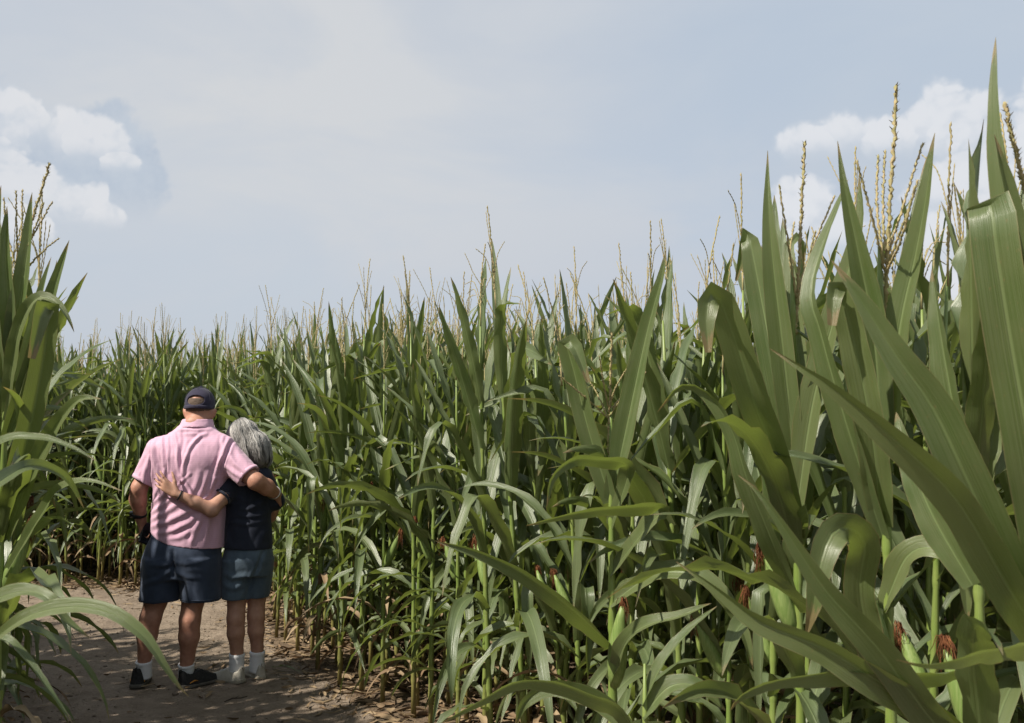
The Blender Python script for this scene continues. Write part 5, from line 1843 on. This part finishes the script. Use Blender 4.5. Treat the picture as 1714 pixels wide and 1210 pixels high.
    # ---- denim shorts
    T = Field((-0.22, -0.22, 0.48), (0.26, 0.28, 0.96), 0.0060)
    T.loft([(0.66, 0.010, 0.022, 0.146, 0.130), (0.76, 0.014, 0.02, 0.154, 0.142), (0.83, 0.014, 0.02, 0.144, 0.126), (0.94, 0.013, 0.02, 0.12, 0.10)], 0.02, ex=2.2)
    T.loft([(0.518, -0.050, -0.012, 0.082, 0.095), (0.62, -0.050, -0.008, 0.088, 0.105), (0.76, -0.045, 0.0, 0.092, 0.120)], 0.02, ex=2.2)
    T.loft([(0.518, 0.066, 0.050, 0.072, 0.090), (0.62, 0.076, 0.048, 0.080, 0.100), (0.76, 0.082, 0.040, 0.084, 0.112)], 0.016, ex=2.2)
    T.loft([(0.50, -0.050, -0.012, 0.073, 0.086), (0.58, -0.050, -0.008, 0.06, 0.07)], 0.003, op="cut")
    T.loft([(0.50, 0.066, 0.050, 0.063, 0.081), (0.58, 0.07, 0.048, 0.05, 0.06)], 0.003, op="cut")
    w = lambda pts: [(x(210 + u / 3.904), 1.55 + (718 - (850 + v / 3.904)) / 1668.0 * (WOM_Y - 0.1)) for u, v in pts]
    st = [(w([(935, 270), (910, 370), (860, 460), (825, 560)]), -0.010, 0.010), (w([(900, 380), (850, 470), (830, 560)]), 0.007, 0.012), (w([(700, 400), (760, 430), (860, 420)]), 0.006, 0.016),
          (w([(690, 480), (760, 500), (820, 480)]), 0.005, 0.016), (w([(720, 300), (740, 400), (730, 560)]), 0.004, 0.02)]
    shorts = garment("denim_shorts", T, M_DENIM, wom, st, noise=[((9, 9, 7), 0.006, 51), ((34, 34, 26), 0.002, 8)], relax=2)
    for cx, cy, r_, ry in ((-0.050, -0.012, 0.083, 0.096), (0.066, 0.050, 0.073, 0.091)):
        pts = [(cx + r_ * math.cos(t), cy + ry * math.sin(t), 0.540) for t in np.linspace(0, 2 * math.pi, 36)]
        tube_obj("hem", pts, 0.0022, M_DENIM, shorts, 4)
    # ---- socks and shoes
    sock(wom, (-0.045, 0.012, 0.05), (-0.040, 0.0, 0.180), 0.046, 0.0465)
    sock(wom, (0.066, 0.078, 0.05), (0.071, 0.066, 0.180), 0.046, 0.0465)
    shoe(wom, (0.012, -0.045, 0.004), R(62), 0.262, M_CREAM, M_CSOLE, M_SOCK, None, 0.080, 0.95)
    shoe(wom, (0.112, 0.030, 0.004), R(36), 0.262, M_CREAM, M_CSOLE, M_SOCK, None, 0.080, 0.95)
    fwd = wr - el
    ring("bracelet", tuple(el + fwd * 0.90), tuple(fwd), 0.0300, 0.0032, M_RUBBER, wom, 1.6)
    # ---- hair: a soft mass and locks combed over it
    H = Field((-0.22, -0.16, 1.26), (0.20, 0.24, 1.68), 0.006)
    hc = np.array(C) + np.array([0.004, -0.014, 0.042])
    H.ell(hc, (0.090, 0.108, 0.100), 0.03)
    H.ell((0.035, -0.025, 1.425), (0.082, 0.080, 0.105), 0.05)
    H.ell((0.088, -0.010, 1.385), (0.066, 0.072, 0.072), 0.04)
    H.ell((0.075, 0.0, 1.46), (0.062, 0.075, 0.085), 0.04)
    H.ell((-0.080, 0.010, 1.42), (0.05, 0.075, 0.09), 0.04)
    H.ell((-0.10, 0.15, 1.46), (0.075, 0.075, 0.10), 0.02, op="cut")
    V, Q = H.surf(3)
    N = vnormals(V, Q)
    V2 = V + N * (0.010 * fbm(V * np.array([30, 30, 9]), 3) - 0.010)[:, None]
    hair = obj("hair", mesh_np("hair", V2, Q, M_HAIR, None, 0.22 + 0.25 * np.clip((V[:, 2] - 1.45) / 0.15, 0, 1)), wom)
    r = np.random.default_rng(5)
    D = H.D
    gr = np.stack(np.gradient(D, H.h), -1)

    def samp(P):
        i = np.clip(((P - H.lo) / H.h).round().astype(int), 0, H.n - 1)
        return D[i[:, 0], i[:, 1], i[:, 2]], gr[i[:, 0], i[:, 1], i[:, 2]]

    n = 2200
    crown = hc + np.array([-0.030, 0.010, 0.098])
    a = r.uniform(0, 2 * np.pi, n)
    rr = 0.10 * np.sqrt(r.uniform(0.0, 1, n)) + 0.004
    P = np.stack([crown[0] + rr * np.cos(a), crown[1] + rr * np.sin(a) * 1.1, np.full(n, crown[2] - 0.01)], -1)
    wave_p, wave_f = r.uniform(0, 6.28, n), r.uniform(14, 30, n)
    nl = 80
    lk = r.integers(0, nl, n)
    la = np.sort(r.uniform(0, 2 * np.pi, nl))
    lr_ = r.uniform(0, 1, nl)
    a = la[lk] + r.normal(0, 0.09, n)
    rr = 0.100 * np.sqrt(np.clip(lr_[lk] + r.normal(0, 0.05, n), 0.001, 1)) + 0.004
    P = np.stack([crown[0] + rr * np.cos(a), crown[1] + rr * np.sin(a) * 1.1, np.full(n, crown[2] - 0.01)], -1)
    wave_p = r.uniform(0, 6.28, nl)[lk] + r.normal(0, 0.25, n)
    wave_f = r.uniform(12, 22, nl)[lk]
    lift = r.uniform(-0.004, 0.012, nl)[lk] + r.normal(0, 0.0015, n)
    fly = (r.random(n) < 0.06) * r.uniform(0.004, 0.018, n)
    steps = 25
    path = []
    for s in range(steps):
        for _ in range(2):
            d, g_ = samp(P)
            g_ = g_ / (np.linalg.norm(g_, axis=1, keepdims=True) + 1e-9)
            P = P - g_ * np.clip(d - lift - fly * s / steps, -0.03, 0.03)[:, None]
        path.append(P.copy())
        out = P - crown
        out[:, 2] *= 0.2
        out /= np.linalg.norm(out, axis=1, keepdims=True) + 1e-9
        flow = out * max(0.0, 1.1 - 0.16 * s) + np.array([0.34, -0.10, -1.0]) * min(1.0, 0.12 + 0.09 * s)
        flow += 0.55 * np.stack([np.sin(wave_f * 0.05 * s * 2 + wave_p), np.cos(wave_f * 0.05 * s * 2 + wave_p), 0 * wave_p], -1) * (s / steps)
        flow -= g_ * np.sum(flow * g_, axis=1, keepdims=True)
        flow /= np.linalg.norm(flow, axis=1, keepdims=True) + 1e-9
        P = P + flow * (0.0150 + 0.003 * np.sin(wave_p))[:, None]
    path = np.stack(path, 1)
    sp = Soup()
    for q in range(nl):
        m = lk == q
        if m.any():
            c = path[m].mean(0)
            w_ = np.linspace(0.1, 0.62, steps)[None, :, None]
            path[m] = path[m] * (1 - w_) + c[None] * w_
    ln = r.uniform(0.78, 1.0, nl)[lk] * r.uniform(0.9, 1.0, n)
    tone = np.clip(r.normal(0.62, 0.22, nl)[lk] + r.normal(0, 0.16, n), 0, 1)
    for i in range(n):
        k = max(6, int(steps * ln[i]))
        p = path[i, :k]
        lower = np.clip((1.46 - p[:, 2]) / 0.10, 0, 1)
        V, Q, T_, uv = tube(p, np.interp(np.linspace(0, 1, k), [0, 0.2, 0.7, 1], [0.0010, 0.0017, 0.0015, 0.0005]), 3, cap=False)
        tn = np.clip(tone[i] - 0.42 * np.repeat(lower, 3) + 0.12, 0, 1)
        sp.add(V, Q, uv, tn)
    o = obj("lock", sp.mesh("lock", [M_HAIR]), hair)
    o["kind"] = "stuff"


build_man()
build_woman()
for o in bpy.data.objects:
    if o.get("category") == "person":
        o.scale = (0.985,) * 3
    elif o.get("category") == "phone":
        o.location = (px_x(310, MAN_Y) - 0.243 * 0.985, MAN_Y + 0.055 * 0.985, 0.925 * 0.985)


# ------------------------------------------------------------------ loose things on the ground
def loose():
    tw = thing("twig", "short dark twig lying on the path in front of the woman's pale shoes", "twig", (px_x(402, 5.78), 5.78, 0.012))
    V, Q, T, uv = tube(np.array([(-0.05, -0.03, 0.0), (-0.01, 0.0, 0.012), (0.03, 0.025, 0.006), (0.06, 0.05, 0.010)]), [0.003, 0.0042, 0.0035, 0.002], 6)
    m = simple_mat("bark", (0.03, 0.022, 0.016), (0.055, 0.04, 0.03), 60, 0.9, 0.001)
    obj("stick", mesh_np("stick", V, [Q, T], m, uv), tw)
    V, Q, T, uv = tube(np.array([(0.0, 0.004, 0.012), (0.02, 0.03, 0.018)]), [0.002, 0.0012], 5)
    obj("shoot", mesh_np("shoot", V, [Q, T], m, uv), tw)
    r = np.random.default_rng(31)
    for lab, pts, W in (
        ("curled brown dead corn leaf lying on the dirt at the bottom left corner", [(-40, 1196, 3.4), (10, 1200, 3.3), (60, 1188, 3.35), (100, 1204, 3.3)], 0.022),
        ("thin green fallen corn leaf lying on the path right of the woman's shoes", [(455, 1102, 6.55), (480, 1112, 6.45), (505, 1122, 6.38)], 0.010),
    ):
        P = np.array([at(*q) for q in pts])
        P[:, 2] = ground_h(P[:, 0], P[:, 1]) + 0.012
        P = spline(P, 14)
        P[:, 2] += 0.03 * np.sin(np.linspace(0, math.pi, 14)) ** 2
        t = np.gradient(P, axis=0)
        t /= np.linalg.norm(t, axis=1, keepdims=True)
        S = np.cross(t, np.array([0, 0, 1.0]))
        S /= np.linalg.norm(S, axis=1, keepdims=True)
        V, Q, uv = ribbon(P, S, np.cross(S, t), width_profile(np.linspace(0, 1, 14), W), 6, 0.5, W * 0.4, 3, 0)
        o = thing("fallen_leaf", lab, "fallen leaf", me=mesh_np("fallen_leaf", V, Q, M_DRY if W > 0.015 else M_LEAF, uv, np.full(len(V), 0.35)), group="leaves fallen on the path")


loose()
